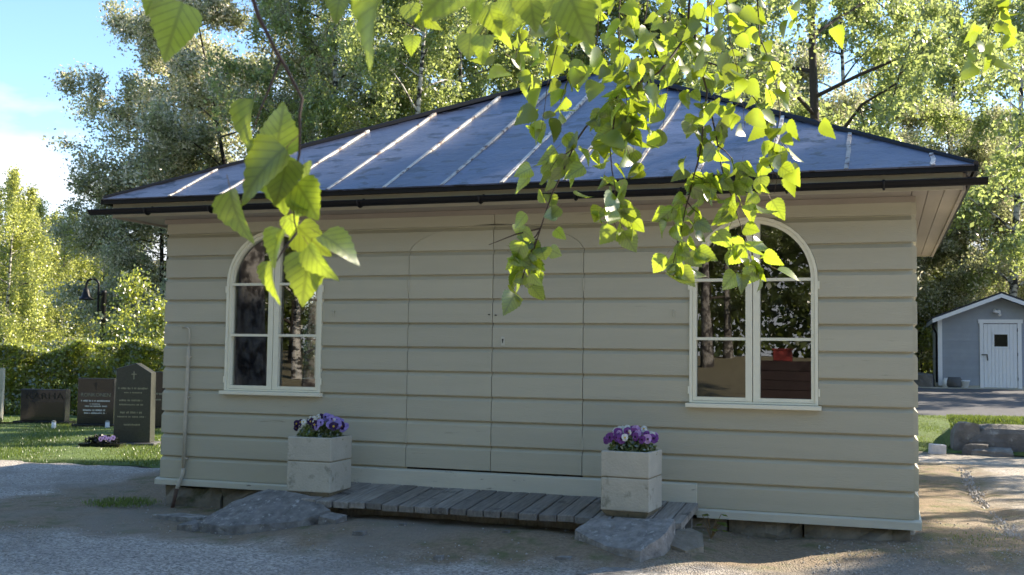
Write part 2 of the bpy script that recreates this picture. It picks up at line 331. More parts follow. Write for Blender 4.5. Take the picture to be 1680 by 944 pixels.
# shallow drainage rill along the right side of the building
rill = np.exp(-((GX-(7.42+0.03*np.sin(GY*1.3)-0.02*GY*0))/0.09)**2)*sm(0.4, 1.2, GY)*(1-sm(6.5, 7.5, GY)); GZ = GZ - 0.045*rill
nx, ny = len(gx), len(gy)
me = bpy.data.meshes.new('ground')
me.from_pydata(np.stack([GX.ravel(), GY.ravel(), GZ.ravel()], 1).tolist(), [], [(j*nx+i, j*nx+i+1, (j+1)*nx+i+1, (j+1)*nx+i) for j in range(ny-1) for i in range(nx-1)])
me.materials.append(X_['ground']); me.polygons.foreach_set('use_smooth', [True]*len(me.polygons))
ground = tag(inst('ground', me), kind='structure')

def lawn_edge(x): return 2.35 + 0.3*math.exp(-((x+3)/1.6)**2) + 0.10*math.sin(x*2.3) + 0.05*math.sin(x*7.1) - 0.05*max(0, -x-6) + 1.6*float(sm(-1.2, -0.05, x))
def sheet(name, xs, y0f, y1f, ny_, m, lift):
    vs_ = []; n = len(xs)
    for j in range(ny_+1):
        for x in xs:
            y = y0f(x)+(y1f(x)-y0f(x))*(j/ny_)**1.6
            vs_.append((x, y, float(gh(x, y))+lift*(1 if j else 0.1)+0.012*math.sin(x*3+y*2)*(1 if j else 0)))
    return MB().add(vs_, [(j*n+i, j*n+i+1, (j+1)*n+i+1, (j+1)*n+i) for j in range(ny_) for i in range(n-1)]).build(name, m, smooth=True)
tag(sheet('lawn', list(np.arange(-30, -0.02, 0.15))+[-0.03], lawn_edge, lambda x: 32, 60, X_['lawn'], 0.035), kind='structure')
tag(sheet('verge', list(np.arange(6.0, 16.01, 0.25)), lambda x: 9.62, lambda x: 16.4+0.1*math.sin(x), 24, X_['lawn'], 0.05), kind='structure')
tag(sheet('road', list(np.arange(-3, 45, 0.8)), lambda x: 16.6, lambda x: 27.4, 12, X_['asphalt'], 0.03), kind='structure')

def blades(n, fx, fy, h0, h1, keep):
    x = RNG.uniform(*fx, n); y = RNG.uniform(*fy, n); k = keep(x, y); x = x[k]; y = y[k]; n = len(x)
    z = gh(x, y)+0.02; h = RNG.uniform(h0, h1, n); w = h*0.16; a = RNG.uniform(0, 6.283, n); l = h*RNG.uniform(-.5, .5, n); l2 = h*RNG.uniform(-.5, .5, n)
    p = np.stack([x, y, z], 1); s = np.stack([np.cos(a)*w, np.sin(a)*w, 0*w], 1); t = np.stack([l, l2, h], 1)
    return np.stack([p-s, p+s, p+s*0.15+t, p-s*0.15+t], 1)
edge_v = np.vectorize(lawn_edge)
B1 = blades(130000, (-13, -0.1), (2.2, 9.3), 0.015, 0.048, lambda x, y: (y > edge_v(x)+0.05*np.sin(9*x)+RNG.normal(0, 0.05, len(x))))
B2 = blades(30000, (6.6, 11), (9.7, 16.4), 0.02, 0.06, lambda x, y: y > 0)
B3 = blades(2600, (-0.75, 0.05), (-0.62, 0.25), 0.012, 0.04, lambda x, y: ((x+0.3)/0.38)**2+((y+0.2)/0.33)**2 < RNG.uniform(0.2, 1.1, len(x)))
B4 = blades(1500, (6.85, 7.9), (-0.7, 1.2), 0.008, 0.025, lambda x, y: ((x-7.2)/0.32)**2+((y-0.25)/0.5)**2 < RNG.uniform(0.1, 1.0, len(x)))
def grassy(name, V, label): return tag(quads_obj(name, V, X_['grass']), label, 'grass', kind='stuff')
grassy('lawn_grass', B1, 'mown green grass round the gravestones')
grassy('verge_grass', B2, 'sunlit green grass by the boulder wall')
grassy('grass_tuft', B3, 'small grass patch at the left building corner')
grassy('moss_tuft', B4, 'yellow-green mossy tuft by the right building corner')
# loose pebbles on the gravel
def pebbles(n, fx, fy, s0, s1):
    x = RNG.uniform(*fx, n); y = RNG.uniform(*fy, n); kp = (y < -1.5) | (x > 6.0) | (RNG.uniform(0, 1, n) < 0.12); x = x[kp]; y = y[kp]; n = len(x); z = gh(x, y)+0.002; s = RNG.uniform(s0, s1, n)**1.0
    vs_ = []; fs = []
    base = np.array([(1,0,-.3),(-.5,.87,-.3),(-.5,-.87,-.3),(.3,.5,.55),(-.6,0,.5),(.3,-.5,.6)])
    F = [(0,1,3),(1,4,3),(1,2,4),(2,5,4),(2,0,5),(0,3,5),(3,4,5)]
    ang = RNG.uniform(0, 6.28, n); V = np.empty((n, 6, 3))
    c, s_ = np.cos(ang)[:, None], np.sin(ang)[:, None]; e = RNG.uniform(.6, 1.3, (n, 3))
    bx_ = base[None, :, 0]*e[:, :1]; by_ = base[None, :, 1]*e[:, 1:2]
    V[:, :, 0] = x[:, None]+s[:, None]*(bx_*c-by_*s_); V[:, :, 1] = y[:, None]+s[:, None]*(bx_*s_+by_*c); V[:, :, 2] = z[:, None]+s[:, None]*base[None, :, 2]*e[:, 2:3]
    faces = (np.array(F)[None]+6*np.arange(n)[:, None, None]).reshape(-1, 3)
    me = bpy.data.meshes.new('loose_gravel'); me.from_pydata(V.reshape(-1, 3).tolist(), [], faces.tolist()); me.materials.append(X_['gravel']); return inst('loose_gravel', me)
X_['gravel'] = mat('gravel_chip', (0.34, 0.315, 0.28), 0.85, 0.5, 9, 0)
_n = X_['gravel'].node_tree; _g = _n.nodes.new('ShaderNodeNewGeometry')
for nd in _n.nodes:
    if nd.type == 'TEX_NOISE':
        _m = _n.nodes.new('ShaderNodeVectorMath'); _m.operation = 'SCALE'; _m.inputs[0].default_value = (37, 91, 53); _n.links.new(_g.outputs['Random Per Island'], _m.inputs['Scale']); _n.links.new(_m.outputs[0], nd.inputs['Vector'])
tag(pebbles(26000, (-6, 9.5), (-4.2, 1.2), 0.003, 0.011), 'loose grey gravel chips on the forecourt', 'gravel', kind='stuff')
# wash of small stones in the rill
def rill_stones():
    mb = MB(); out = []
    for i in range(420):
        y = random.uniform(0.4, 7.2); x = 7.42+0.03*math.sin(y*1.3)+random.gauss(0, 0.045)
        s = random.uniform(0.008, 0.03); z = float(gh(x, y))-0.03
        out.append((x, y, z, s))
    for x, y, z, s in out:
        a = random.uniform(0, 6); c, q = math.cos(a)*s, math.sin(a)*s
        mb.add([(x+c, y+q, z), (x-q, y+c, z), (x-c, y-q, z), (x+q, y-c, z), (x, y, z+s*0.9), (x+c*.4, y+q*.4, z+s)], [(0,1,5),(1,4,5),(1,2,4),(2,3,4),(3,0,5),(3,5,4)])
    return mb.build('rill_gravel', X_['gravel'])
tag(rill_stones(), 'narrow line of small stones in the drainage rill', 'gravel', kind='stuff')

# ------------------------------------------------------------------ the building
W, D = 6.699, 4.80
CH, Z0, NC = 0.21, 0.25, 12         # course height, top of the base trim, courses
ZS = 2.707                          # soffit
house = tag(empty('wooden_building'), 'beige clapboard building with blue-grey hipped metal roof and two arched windows', 'building')
YF = -0.036
def rows_for(z0, z1):
    return [(z0+0.009, -0.001), (z0+0.0092, YF+0.003), (z0+0.013, YF), (z0+0.045, YF), (z0+0.09, YF), (z0+0.135, YF), (z0+0.177, YF), (z0+0.179, YF+0.003), (z1-0.001, YF+0.029), (z1+0.008, YF+0.030), (z1+0.0085, -0.001)]
def strip(name, rows, x0f, x1f, m, parent, fn, yb=0.0):
    vs_ = []; n = len(rows)
    for z, y in rows: vs_ += [fn(x0f(z), y, z), fn(x1f(z), y, z)]
    for z, y in rows: vs_ += [fn(x0f(z), yb, z), fn(x1f(z), yb, z)]
    fs = []
    for i in range(n-1):
        a = 2*i; fs.append((a, a+1, a+3, a+2)); b = 2*n+2*i
        fs.append((a, a+2, b+2, b)); fs.append((a+1, b+1, b+3, a+3)); fs.append((b, b+2, b+3, b+1))
    return MB().add(vs_, fs).build(name, m, parent)
idf = lambda u, n, z: (u, n, z)
WR, WB, WS = 0.5, 1.095, 2.083      # window radius, bottom, spring
def half(z):                        # half width of an arched window opening at height z
    if z < WB-0.05 or z > WS+WR: return None
    if z <= WS: return WR
    return math.sqrt(max(0, WR*WR-(z-WS)**2))
DX0, DX1, DX2, DB, DSP, DTOP = 2.527, 3.315, 4.118, 0.455, 2.33, 2.583
DC, DH = (DX0+DX2)/2, (DX2-DX0)/2
def dhalf(z):
    if z <= DSP: return DH
    if z >= DTOP: return 0
    return DH*math.sqrt(max(0, 1-((z-DSP)/(DTOP-DSP))**2))
def wall_boards(fn, u0, u1, openings, parent, name='board', m=None):
    """openings: list of (kind, centre) sorted along u"""
    for k in range(NC):
        z0 = Z0+k*CH; z1 = z0+CH; rows = rows_for(z0, z1)
        if k == 11: rows = [(z, y) for z, y in rows if z < ZS+0.05]
        left = ('end', u0)
        segs = []
        cur = lambda z, a=u0: a
        for kind, c in openings:
            hf = half if kind == 'w' else dhalf
            top = WS+WR if kind == 'w' else DTOP; bot = WB-0.05 if kind == 'w' else DB-0.005
            if z1 <= bot+1e-6 or z0 >= top: continue
            if kind == 'w':
                if z0 < bot:            # the course that holds the sill runs through under it
                    continue
                lf = lambda z, c=c: c-(half(min(max(z, WB), WS+WR)) or 0)-0.002
                rf = lambda z, c=c: c+(half(min(max(z, WB), WS+WR)) or 0)+0.002
            else:
                lf = lambda z, c=c: c-dhalf(z)-0.0035
                rf = lambda z, c=c: c+dhalf(z)+0.0035
            segs.append((cur, lf)); cur = rf
        segs.append((cur, lambda z, a=u1: a))
        for a, b in segs:
            # extra rows follow an arch closely
            zz = []
            for i in range(len(rows)-1):
                za, ya = rows[i]; zb, yb = rows[i+1]; q = 3 if zb-za > 0.03 else 1
                zz += [(za+(zb-za)*t/q, ya+(yb-ya)*t/q) for t in range(q)]
            zz.append(rows[-1])
            strip(name, zz, a, b, m or X_['clad'], parent, fn)
back = lambda u, n, z: (W-u, D-n, z)
leftw = lambda u, n, z: (n, D-u, z)          # u runs from the back to the front
rightw = lambda u, n, z: (W-n, u, z)
LW, RW2 = 1.176, 5.508
SWY = float(atX(490, 600, 0.0)[1]); SWU = D-SWY
wall_boards(idf, 0.0, W, [('w', LW), ('d', DC), ('w', RW2)], house)
wall_boards(leftw, 0.0, D, [('w', SWU)], house)
wall_boards(rightw, 0.0, D, [], house)
wall_boards(back, 0.0, W, [], house)
# sheathing behind the boards: the dark in every crack, and the inner wall
def sheath(fn, u0, u1, wins, n0=0.004, n1=0.09):
    zs = sorted(set(list(np.linspace(0.20, WB, 4))+list(np.linspace(WB, WS, 3))+list(np.linspace(WS, WS+WR, 24))+[WS+WR+0.001, 2.78]))
    cur = lambda z: u0
    out = []
    for c in wins:
        hw = lambda z: (half(z) if WB <= z <= WS+WR else 0.0) or 0.0
        out.append((cur, lambda z, c=c: c-hw(z))); cur = (lambda z, c=c: c+hw(z))
    out.append((cur, lambda z: u1))
    zz = []
    for z in zs:
        if abs(z-WB) < 1e-6: zz += [z-1e-4]
        zz.append(z)
    for a, b in out: strip('sheathing', [(z, n0) for z in zz], a, b, X_['inner'], house, fn, yb=n1)
sheath(idf, 0.004, W-0.004, [LW, RW2]); sheath(leftw, 0.1, D-0.1, [SWU]); sheath(rightw, 0.1, D-0.1, []); sheath(back, 0.004, W-0.004, [])
MB().box(0.09, W-0.09, 0.09, D-0.09, 0.30, 0.34).build('floor', X_['inner'], house)
MB().box(0.005, W-0.005, 0.005, D-0.005, 2.715, 2.74).build('ceiling', X_['inner'], house)

def door_leaf(x0, x1, name):
    leaf = MB().box(x0+0.004, x1-0.004, 0.0005, 0.003, DB, DSP-0.02).build('door', X_['dark'], house)
    for k in range(NC):
        z0 = Z0+k*CH; z1 = z0+CH
        if z1 <= DB+0.01 or z0 >= DTOP-0.02: continue
        rows = rows_for(z0, z1); zz = []
        for i in range(len(rows)-1):
            za, ya = rows[i]; zb, yb = rows[i+1]; q = 3 if zb-za > 0.03 else 1
            zz += [(za+(zb-za)*t/q, ya+(yb-ya)*t/q) for t in range(q)]
        zz.append(rows[-1])
        zz = [(z, y-0.0015) for z, y in zz if DB+0.004 <= z <= DTOP-0.006]
        if x0 < DC-0.3: a = lambda z: DC-max(dhalf(z)-0.002, 0.004); b = lambda z: min(x1-0.003, DC-0.0) if dhalf(z) > 0.01 else DC
        else: a = lambda z: x0+0.003; b = lambda z: max(DC+dhalf(z)-0.002, x0+0.006)
        strip('door_board', zz, a, b, X_['clad'], leaf, idf)
    return leaf
dl = door_leaf(DX0, DX1, 'door'); dr = door_leaf(DX1, DX2, 'door')
for lf, x in ((dl, DX0), (dr, DX2)):
    for z in (2.05, 0.735):
        MB().tube([(x, -0.040, z-0.055), (x, -0.040, z+0.055)], 0.008, 6).build('hinge', X_['clad'], lf)
kp = MB().prism([(3.398, 1.535), (3.428, 1.535), (3.428, 1.61), (3.398, 1.61)], -0.044, -0.034, lambda a, b, c: (a, c, b)).build('keyhole_plate', X_['trimw'], dr, bevel=0.002)
MB().prism([(3.413+0.008*math.cos(t*math.pi/4), 1.585+0.009*math.sin(t*math.pi/4)) for t in range(8)], -0.0465, -0.043, lambda a, b, c: (a, c, b)).box(3.409, 3.417, -0.0464, -0.043, 1.558, 1.58).build('keyhole', X_['dark'], kp)
for x, z in ((3.285, 1.80), (3.345, 1.795)):
    MB().prism([(x+0.011*math.cos(t*math.pi/5), z+0.006*math.sin(t*math.pi/5)) for t in range(10)], -0.042, -0.03, lambda a, b, c: (a, c, b)).build('bolt', X_['iron'], dr)
for x in (1.80, 5.0-0.12):
    MB().tube([(x, -0.034, 1.83), (x, -0.058, 1.83), (x, -0.063, 1.81), (x, -0.058, 1.78)], 0.006, 6).build('shutter_hook', X_['clad'], house)

# threshold trim under the doors and base trims
tr_ = MB()
tr_.add([(1.45, -0.062, 0.305), (5.07, -0.062, 0.297), (5.07, -0.062, 0.443), (1.45, -0.062, 0.440), (1.45, -0.02, 0.305), (5.07, -0.02, 0.297), (5.07, -0.02, 0.456), (1.45, -0.02, 0.453)],
        [(0,1,2,3),(4,7,6,5),(0,4,5,1),(1,5,6,2),(2,6,7,3),(3,7,4,0)]).build('threshold_board', X_['trimw'], house, bevel=0.003)
def base_trim(fn, u0, u1, z0, z1):
    MB().prism([(-0.056, z0), (0.0, z0), (0.0, z1+0.008), (-0.030, z1+0.007), (-0.056, z1-0.008)], u0, u1, lambda a, b, c: fn(c, a, b)).build('base_trim', X_['trimw'], house)
base_trim(idf, -0.05, 1.448, 0.195, Z0); base_trim(idf, 5.072, W+0.05, 0.185, Z0)
base_trim(idf, 1.449, 5.071, 0.205, 0.245)
base_trim(leftw, 0.0, D, 0.19, Z0); base_trim(rightw, 0.0, D, 0.19, Z0); base_trim(back, -0.05, W+0.05, 0.19, Z0)
MB().box(-0.03, W+0.03, -0.052, -0.001, ZS-0.045, ZS-0.002).build('frieze', X_['soffit'], house)

# foundation stones
def stone_mesh(sx, sy, sz, seed, rough=0.12, sub=2, flat=0.75):
    rs = random.Random(seed); bm = bmesh.new(); bmesh.ops.create_cube(bm, size=1)
    bmesh.ops.subdivide_edges(bm, edges=bm.edges[:], cuts=sub, use_grid_fill=True)
    nv = [Vector((rs.gauss(0, 1), rs.gauss(0, 1), rs.gauss(0, 1))).normalized() for _ in range(9)]; of = [rs.uniform(0.34, 0.55) for _ in nv]
    for v in bm.verts:
        p = v.co.copy()
        for n_, o_ in zip(nv, of):
            q = p.dot(n_)
            if q > o_: p -= n_*(q-o_)*flat
        v.co = Vector((p.x*sx+rs.gauss(0, rough*0.25)*sx*0.4, p.y*sy+rs.gauss(0, rough*0.25)*sy*0.4, p.z*sz+rs.gauss(0, rough*0.25)*sz*0.4))
    me = bpy.data.meshes.new('stone'); bm.to_mesh(me); bm.free(); return me
def foundation_row(fn, u0, u1, seed):
    rs = random.Random(seed); u = u0; i = 0
    while u < u1-0.05:
        w = min(rs.uniform(0.45, 1.15), u1-u)
        if u1-(u+w) < 0.25: w = u1-u
        mb = MB(); n0 = rs.uniform(-0.012, 0.012); K = 7
        top = 0.188
        vs_ = []; fs = []
        for j in range(4):
            for k in range(K):
                a = u+0.008+(w-0.016)*k/(K-1); z = -0.12+(top+0.12)*j/3
                ed = 0.03 if k in (0, K-1) or j == 3 else 0
                vs_.append(fn(a, n0+ed+rs.gauss(0, 0.026), z+(rs.gauss(0, 0.006) if j < 3 else -abs(rs.gauss(0, 0.012)))))
        for j in range(4):
            for k in range(K): vs_.append(fn(u+0.008+(w-0.016)*k/(K-1), 0.22, -0.12+(top+0.12)*j/3))
        o_ = 4*K
        for j in range(3):
            for k in range(K-1): fs += [(j*K+k, j*K+k+1, (j+1)*K+k+1, (j+1)*K+k)]
            fs += [(j*K, (j+1)*K, o_+(j+1)*K, o_+j*K), (j*K+K-1, o_+j*K+K-1, o_+(j+1)*K+K-1, (j+1)*K+K-1)]
        for k in range(K-1): fs.append((3*K+k, 3*K+k+1, o_+3*K+k+1, o_+3*K+k))
        mb.add(vs_, fs).build('foundation_stone', X_['stone'], house, smooth=False); u += w; i += 1
foundation_row(idf, 0.02, W-0.02, 3); foundation_row(leftw, 0.24, D-0.24, 4); foundation_row(rightw, 0.24, D-0.24, 5); foundation_row(back, 0.02, W-0.02, 6)
MB().box(0.15, W-0.15, 0.2, D-0.2, -0.1, 0.18).build('foundation_fill', X_['dark'], house)

# windows
def arch_ring(ro, ri, zb, n0, n1, a0=0.0, a1=math.pi, feet=True, K=20):
    """an arched ring of section (ro-ri) x (n1-n0) standing on zb"""
    pts = []
    if feet and a0 == 0.0: pts.append((ro, zb, ri, zb))
    for i in range(K+1):
        a = a0+(a1-a0)*i/K; pts.append((ro*math.cos(a), WS+ro*math.sin(a), ri*math.cos(a), WS+ri*math.sin(a)))
    if feet and abs(a1-math.pi) < 1e-6: pts.append((-ro, zb, -ri, zb))
    mb = MB(); vs_ = []
    for a, b, c, d in pts: vs_ += [(a, n0, b), (c, n0, d), (c, n1, d), (a, n1, b)]
    n = len(pts); fs = []
    for i in range(n-1):
        for j in range(4): fs.append((4*i+j, 4*i+(j+1)%4, 4*i+4+(j+1)%4, 4*i+4+j))
    fs += [(0,3,2,1), (4*n-4, 4*n-3, 4*n-2, 4*n-1)]
    return mb.add(vs_, fs)
def window(centre, fn_loc, rz):
    ring = arch_ring(0.5, 0.476, WB, -0.050, 0.05)
    ring.box(-0.476, 0.476, -0.046, 0.05, WB, WB+0.016)
    w = ring.build('window', X_['frame'], house); w.location = fn_loc; w.rotation_euler = (0, 0, rz)
    MB().box(-0.525, 0.525, -0.098, -0.034, WB-0.036, WB-0.003).build('sill', X_['frame'], w, bevel=0.004)
    for s in (-1, 1):
        m1 = arch_ring(0.474, 0.447, WB+0.018, -0.039, 0.02, 0.0 if s > 0 else math.pi/2, math.pi/2 if s > 0 else math.pi)
        m1.box(min(s*0.003, s*0.056), max(s*0.003, s*0.056), -0.0395, 0.02, WB+0.018, WS+0.452)
        m1.box(min(s*0.056, s*0.448), max(s*0.056, s*0.448), -0.0385, 0.02, WB+0.0185, WB+0.047)
        m1.build('sash', X_['frame'], w)
        for z in (WS-0.003, 1.608):
            MB().box(min(s*0.055, s*0.449), max(s*0.055, s*0.449), -0.036, 0.015, z-0.0115, z+0.0115).build('muntin', X_['frame'], w)
        def pane(poly):
            po = MB().add([(s*a, 0.002, b) for a, b in poly], [tuple(range(len(poly)))]).build('pane', X_['glass'], w, fix=False)
            return po
        pane([(0.05, WB+0.04), (0.452, WB+0.04), (0.452, 1.608), (0.05, 1.608)])
        pane([(0.05, 1.6085), (0.452, 1.6085), (0.452, WS-0.003), (0.05, WS-0.003)])
        pane([(0.05, WS-0.0025), (0.452, WS-0.0025)]+[(0.452*math.cos(t*math.pi/2/14), WS+0.452*math.sin(t*math.pi/2/14)) for t in range(1, 14)]+[(0.05, WS+0.449)])
        for z in (WB+0.10, WS-0.05):
            MB().tube([(s*0.507, -0.046, z-0.03), (s*0.507, -0.046, z+0.03)], 0.007, 6).build('hinge', X_['frame'], w)
    return w
window(LW, (LW, 0, 0), 0); window(RW2, (RW2, 0, 0), 0); window(0, (0, SWY, 0), -math.pi/2)

# roof: front eave -0.45, apex over the middle of the front
EX0, EX1, EY0, EY1, EZ = -0.40, 7.11, -0.45, 5.20, 2.845
AP = Vector((3.40, 3.40, 4.76))
roof = empty('roof'); roof.parent = house
def plane_pt(c0, c1, apex, x, s):      # front-like slope helper: unused directions are handled below
    pass
smax = AP.y-EY0; dz = (AP.z-EZ)/smax
def fpt(x, s, h=0.0):                  # point on the front slope, h above it
    nrm = Vector((0, -dz, 1)).normalized()
    return Vector((x, EY0+s, EZ+s*dz))+nrm*h
def clip(poly, a, b, c):               # keep a*x+b*y<=c
    out = []
    for i in range(len(poly)):
        p, q = poly[i], poly[(i+1) % len(poly)]; dp = a*p[0]+b*p[1]-c; dq = a*q[0]+b*q[1]-c
        if dp <= 0: out.append(p)
        if dp*dq < 0: t = dp/(dp-dq); out.append((p[0]+(q[0]-p[0])*t, p[1]+(q[1]-p[1])*t))
    return out
kl = smax/(AP.x-EX0); kr = smax/(EX1-AP.x)
def slope_sheets(fpoint, x0, x1, apx, smx, seams, cuts, rs):
    k0 = smx/(apx-x0); k1 = smx/(x1-apx)
    xs = [x0]+seams+[x1]
    for i in range(len(xs)-1):
        ss = [-0.03]+[c+rs.uniform(-0.18, 0.18) for c in cuts]+[smx+0.01]
        for j in range(len(ss)-1):
            poly = [(xs[i]-0.001, ss[j]), (xs[i+1]+0.001, ss[j]), (xs[i+1]+0.001, ss[j+1]+0.02), (xs[i]-0.001, ss[j+1]+0.02)]
            poly = clip(poly, -k0, 1, -k0*x0); poly = clip(poly, k1, 1, k1*x1)
            if len(poly) < 3: continue
            h = 0.009*(len(ss)-1-j)+0.001*(i % 2)
            n = len(poly); vs_ = [fpoint(a, b, h+0.006*(1-0.6*((b-ss[j])/max(0.1, ss[j+1]-ss[j])))) for a, b in poly]+[fpoint(a, b, h-0.006) for a, b in poly]
            MB().add(vs_, [tuple(range(n)), tuple(reversed(range(n, 2*n)))]+[(q, q+n, (q+1) % n+n, (q+1) % n) for q in range(n)]).build('roof_sheet', X_['roof'], roof)
    for x in seams:
        s1 = min(smx, k0*(x-x0), k1*(x1-x))-0.03
        if s1 < 0.1: continue
        K = 6; vs_ = []
        for q in range(K+1):
            s = -0.02+(s1+0.02)*q/K; wob = rs.gauss(0, 0.003)
            for a, h in ((-0.020, 0.0), (-0.015, 0.038), (0.015, 0.040), (0.020, 0.0)): vs_.append(fpoint(x+a+wob, s, h))
        fs = []
        for q in range(K):
            for j in range(3): fs.append((4*q+j, 4*q+j+1, 4*q+5+j, 4*q+4+j))
        fs += [(0,1,2,3), (4*K+3, 4*K+2, 4*K+1, 4*K)]
        MB().add(vs_, fs).build('roof_seam', X_['seam'], roof)
rs = random.Random(11)
slope_sheets(fpt, EX0, EX1, AP.x, smax, [0.33, 0.87, 1.41, 1.94, 2.476, 3.01, 3.54, 4.07, 4.60, 5.13, 5.66, 6.24, 6.84], [1.05, 2.15], rs)
def gen_pt(A, B, apex):                # slope through eave A->B and the apex
    A = Vector(A); B = Vector(B); e = (B-A); Ln = e.length; e.normalize()
    t = (apex-A).dot(e); foot = A+e*t; upv = apex-foot; L = upv.length; upv.normalize(); n_ = e.cross(upv)
    if n_.z < 0: n_ = -n_
    return (lambda x, s, h=0.0: A+e*x+upv*s+n_*h), Ln, t, L
for A, B in (((EX1, EY0, EZ), (EX1, EY1, EZ)), ((EX0, EY1, EZ), (EX0, EY0, EZ)), ((EX1, EY1, EZ), (EX0, EY1, EZ))):
    f2, Ln, t, L = gen_pt(A, B, AP); slope_sheets(f2, 0, Ln, t, L, [q for q in np.arange(0.55, Ln-0.3, 0.56)], [L*0.45], rs)
for c in ((EX0, EY0), (EX1, EY0), (EX1, EY1), (EX0, EY1)):
    p = Vector((c[0], c[1], EZ)); q = AP+Vector((0, 0, 0.02)); p = p+(p-q).normalized()*0.02
    MB().tube([p+Vector((0, 0, 0.02)), p.lerp(q, 0.33)+Vector((0, 0, 0.022)), p.lerp(q, 0.66)+Vector((0, 0, 0.024)), q+Vector((0, 0, 0.02))], [0.034, 0.034, 0.034, 0.034], 8).build('hip_cap', X_['black'], roof)
MB().lathe([(0.0, 0.10), (0.05, 0.09), (0.09, 0.05), (0.10, 0.0), (0.10, -0.06)], 12, AP).build('apex_cap', X_['black'], roof, smooth=True)
# black drip edges
for a in ((EX0-0.012, EX1+0.012, EY0-0.03, EY0-0.008), (EX0-0.012, EX1+0.012, EY1+0.008, EY1+0.03)):
    MB().box(*a, EZ-0.032, EZ+0.012).build('drip_edge', X_['black'], roof)
for a in ((EX0-0.03, EX0-0.008), (EX1+0.008, EX1+0.03)):
    MB().box(*a, EY0-0.03, EY1+0.03, EZ-0.033, EZ+0.013).build('drip_edge', X_['black'], roof)
# fascia and soffit
SO = 0.336
for a in ((-SO-0.005, W+SO+0.005, -0.415, -0.39), (-SO-0.005, W+SO+0.005, 5.12, 5.145)):
    MB().box(*a, ZS-0.012, EZ-0.028).build('fascia', X_['clad'], house)
for a in ((-SO-0.03, -SO), (W+SO, W+SO+0.026)):
    MB().box(*a, -0.388, 5.118, ZS-0.02, EZ-0.03).build('fascia', X_['soffit'], house)
def soffit_boards(fn, n0, n1, u0f, u1f, k):
    for i in range(k):
        a = n0+(n1-n0)*i/k+0.0025; b = n0+(n1-n0)*(i+1)/k-0.0025
        MB().box(0, 0, 0, 0, 0, 0)
        z = ZS+0.001*(i % 2)
        P = [fn(u0f, a), fn(u1f, a), fn(u1f, b), fn(u0f, b)]
        vs_ = [(x, y, z) for x, y in P]+[(x, y, z+0.018) for x, y in P]
        MB().add(vs_, [(0,3,2,1),(4,5,6,7),(0,1,5,4),(1,2,6,5),(2,3,7,6),(3,0,4,7)]).build('soffit_board', X_['soffit'], house)
soffit_boards(lambda u, n: (W+n, u), 0.0, SO, -0.385, 5.115, 3)
soffit_boards(lambda u, n: (-n, u), 0.0, SO, -0.385, 5.115, 3)
soffit_boards(lambda u, n: (u, -n), 0.0, 0.385, 0.003, W-0.003, 3)
soffit_boards(lambda u, n: (u, D+n), 0.0, 0.315, 0.003, W-0.003, 3)
MB().box(-SO+0.01, W+SO-0.01, -0.37, 5.1, ZS+0.022, ZS+0.032).build('eave_lining', X_['dark'], house)
# gutter: an open half round with brackets
g = MB(); GYc, GZc, GR = -0.490, 2.752, 0.044
prof = [(GYc+GR*math.cos(a), GZc+GR*math.sin(a)) for a in np.linspace(0, -math.pi, 11)]
prof2 = [(GYc+(GR-0.004)*math.cos(a), GZc+(GR-0.004)*math.sin(a)) for a in np.linspace(-math.pi, 0, 11)]
g.prism(prof+prof2, -0.53, 7.20, lambda a, b, c: (c, a, b+0.0*(c)))
g.tube([(-0.53, GYc-GR, GZc), (7.20, GYc-GR, GZc)], 0.008, 8)
gut = g.build('gutter', X_['black'], house)
for x in (0.1, 0.78, 1.5, 2.26, 3.36, 4.17, 5.0, 5.81, 6.5):
    arc = [(x, GYc+(GR+0.006)*math.cos(a), GZc+(GR+0.006)*math.sin(a)) for a in np.linspace(-math.pi, 0, 9)]+[(x, -0.42, GZc+0.015), (x, -0.418, GZc+0.03)]
    MB().tube(arc, 0.011, 6).build('gutter_bracket', X_['black'], gut)
# white lamp under the left eave
lx, ly = -0.20, 1.0
lamp_e = MB().lathe([(0.0, 0.0), (0.05, 0.0), (0.055, -0.03), (0.05, -0.05)], 14, (lx, ly, ZS)).build('eave_lamp', X_['white'], house, smooth=True)
MB().lathe([(0.05, -0.05), (0.075, -0.09), (0.07, -0.15), (0.04, -0.185), (0.0, -0.19)], 14, (lx, ly, ZS)).build('lamp_globe', X_['white'], lamp_e, smooth=True)
# conduit pipe on the front left
pp = MB().tube([(0.268, -0.060, 0.36), (0.272, -0.060, 0.8), (0.285, -0.060, 1.40), (0.287, -0.058, 1.50)], [0.0175, 0.0175, 0.0165, 0.013], 10).build('conduit_pipe', X_['pipe'], house, smooth=True)
MB().tube([(0.287, -0.058, 1.48), (0.289, -0.056, 1.62), (0.283, -0.054, 1.655), (0.262, -0.052, 1.675), (0.225, -0.048, 1.682), (0.195, -0.034, 1.676)], 0.0075, 8).build('cable', X_['pipe'], pp, smooth=True)
MB().tube([(0.268, -0.055, 0.38), (0.262, -0.06, 0.30), (0.238, -0.09, 0.20), (0.228, -0.10, 0.16)], [0.0185, 0.019, 0.019, 0.018], 10).build('elbow', X_['pipe'], pp, smooth=True)
MB().tube([(0.230, -0.10, 0.17), (0.215, -0.11, 0.07), (0.20, -0.12, -0.02)], [0.02, 0.018, 0.018], 10).build('rusty_end', X_['rust'], pp, smooth=True)
for z in (0.45, 1.02, 1.40):
    MB().box(0.245, 0.305, -0.064, -0.034, z-0.008, z+0.008).build('pipe_clamp', X_['pipe'], pp)

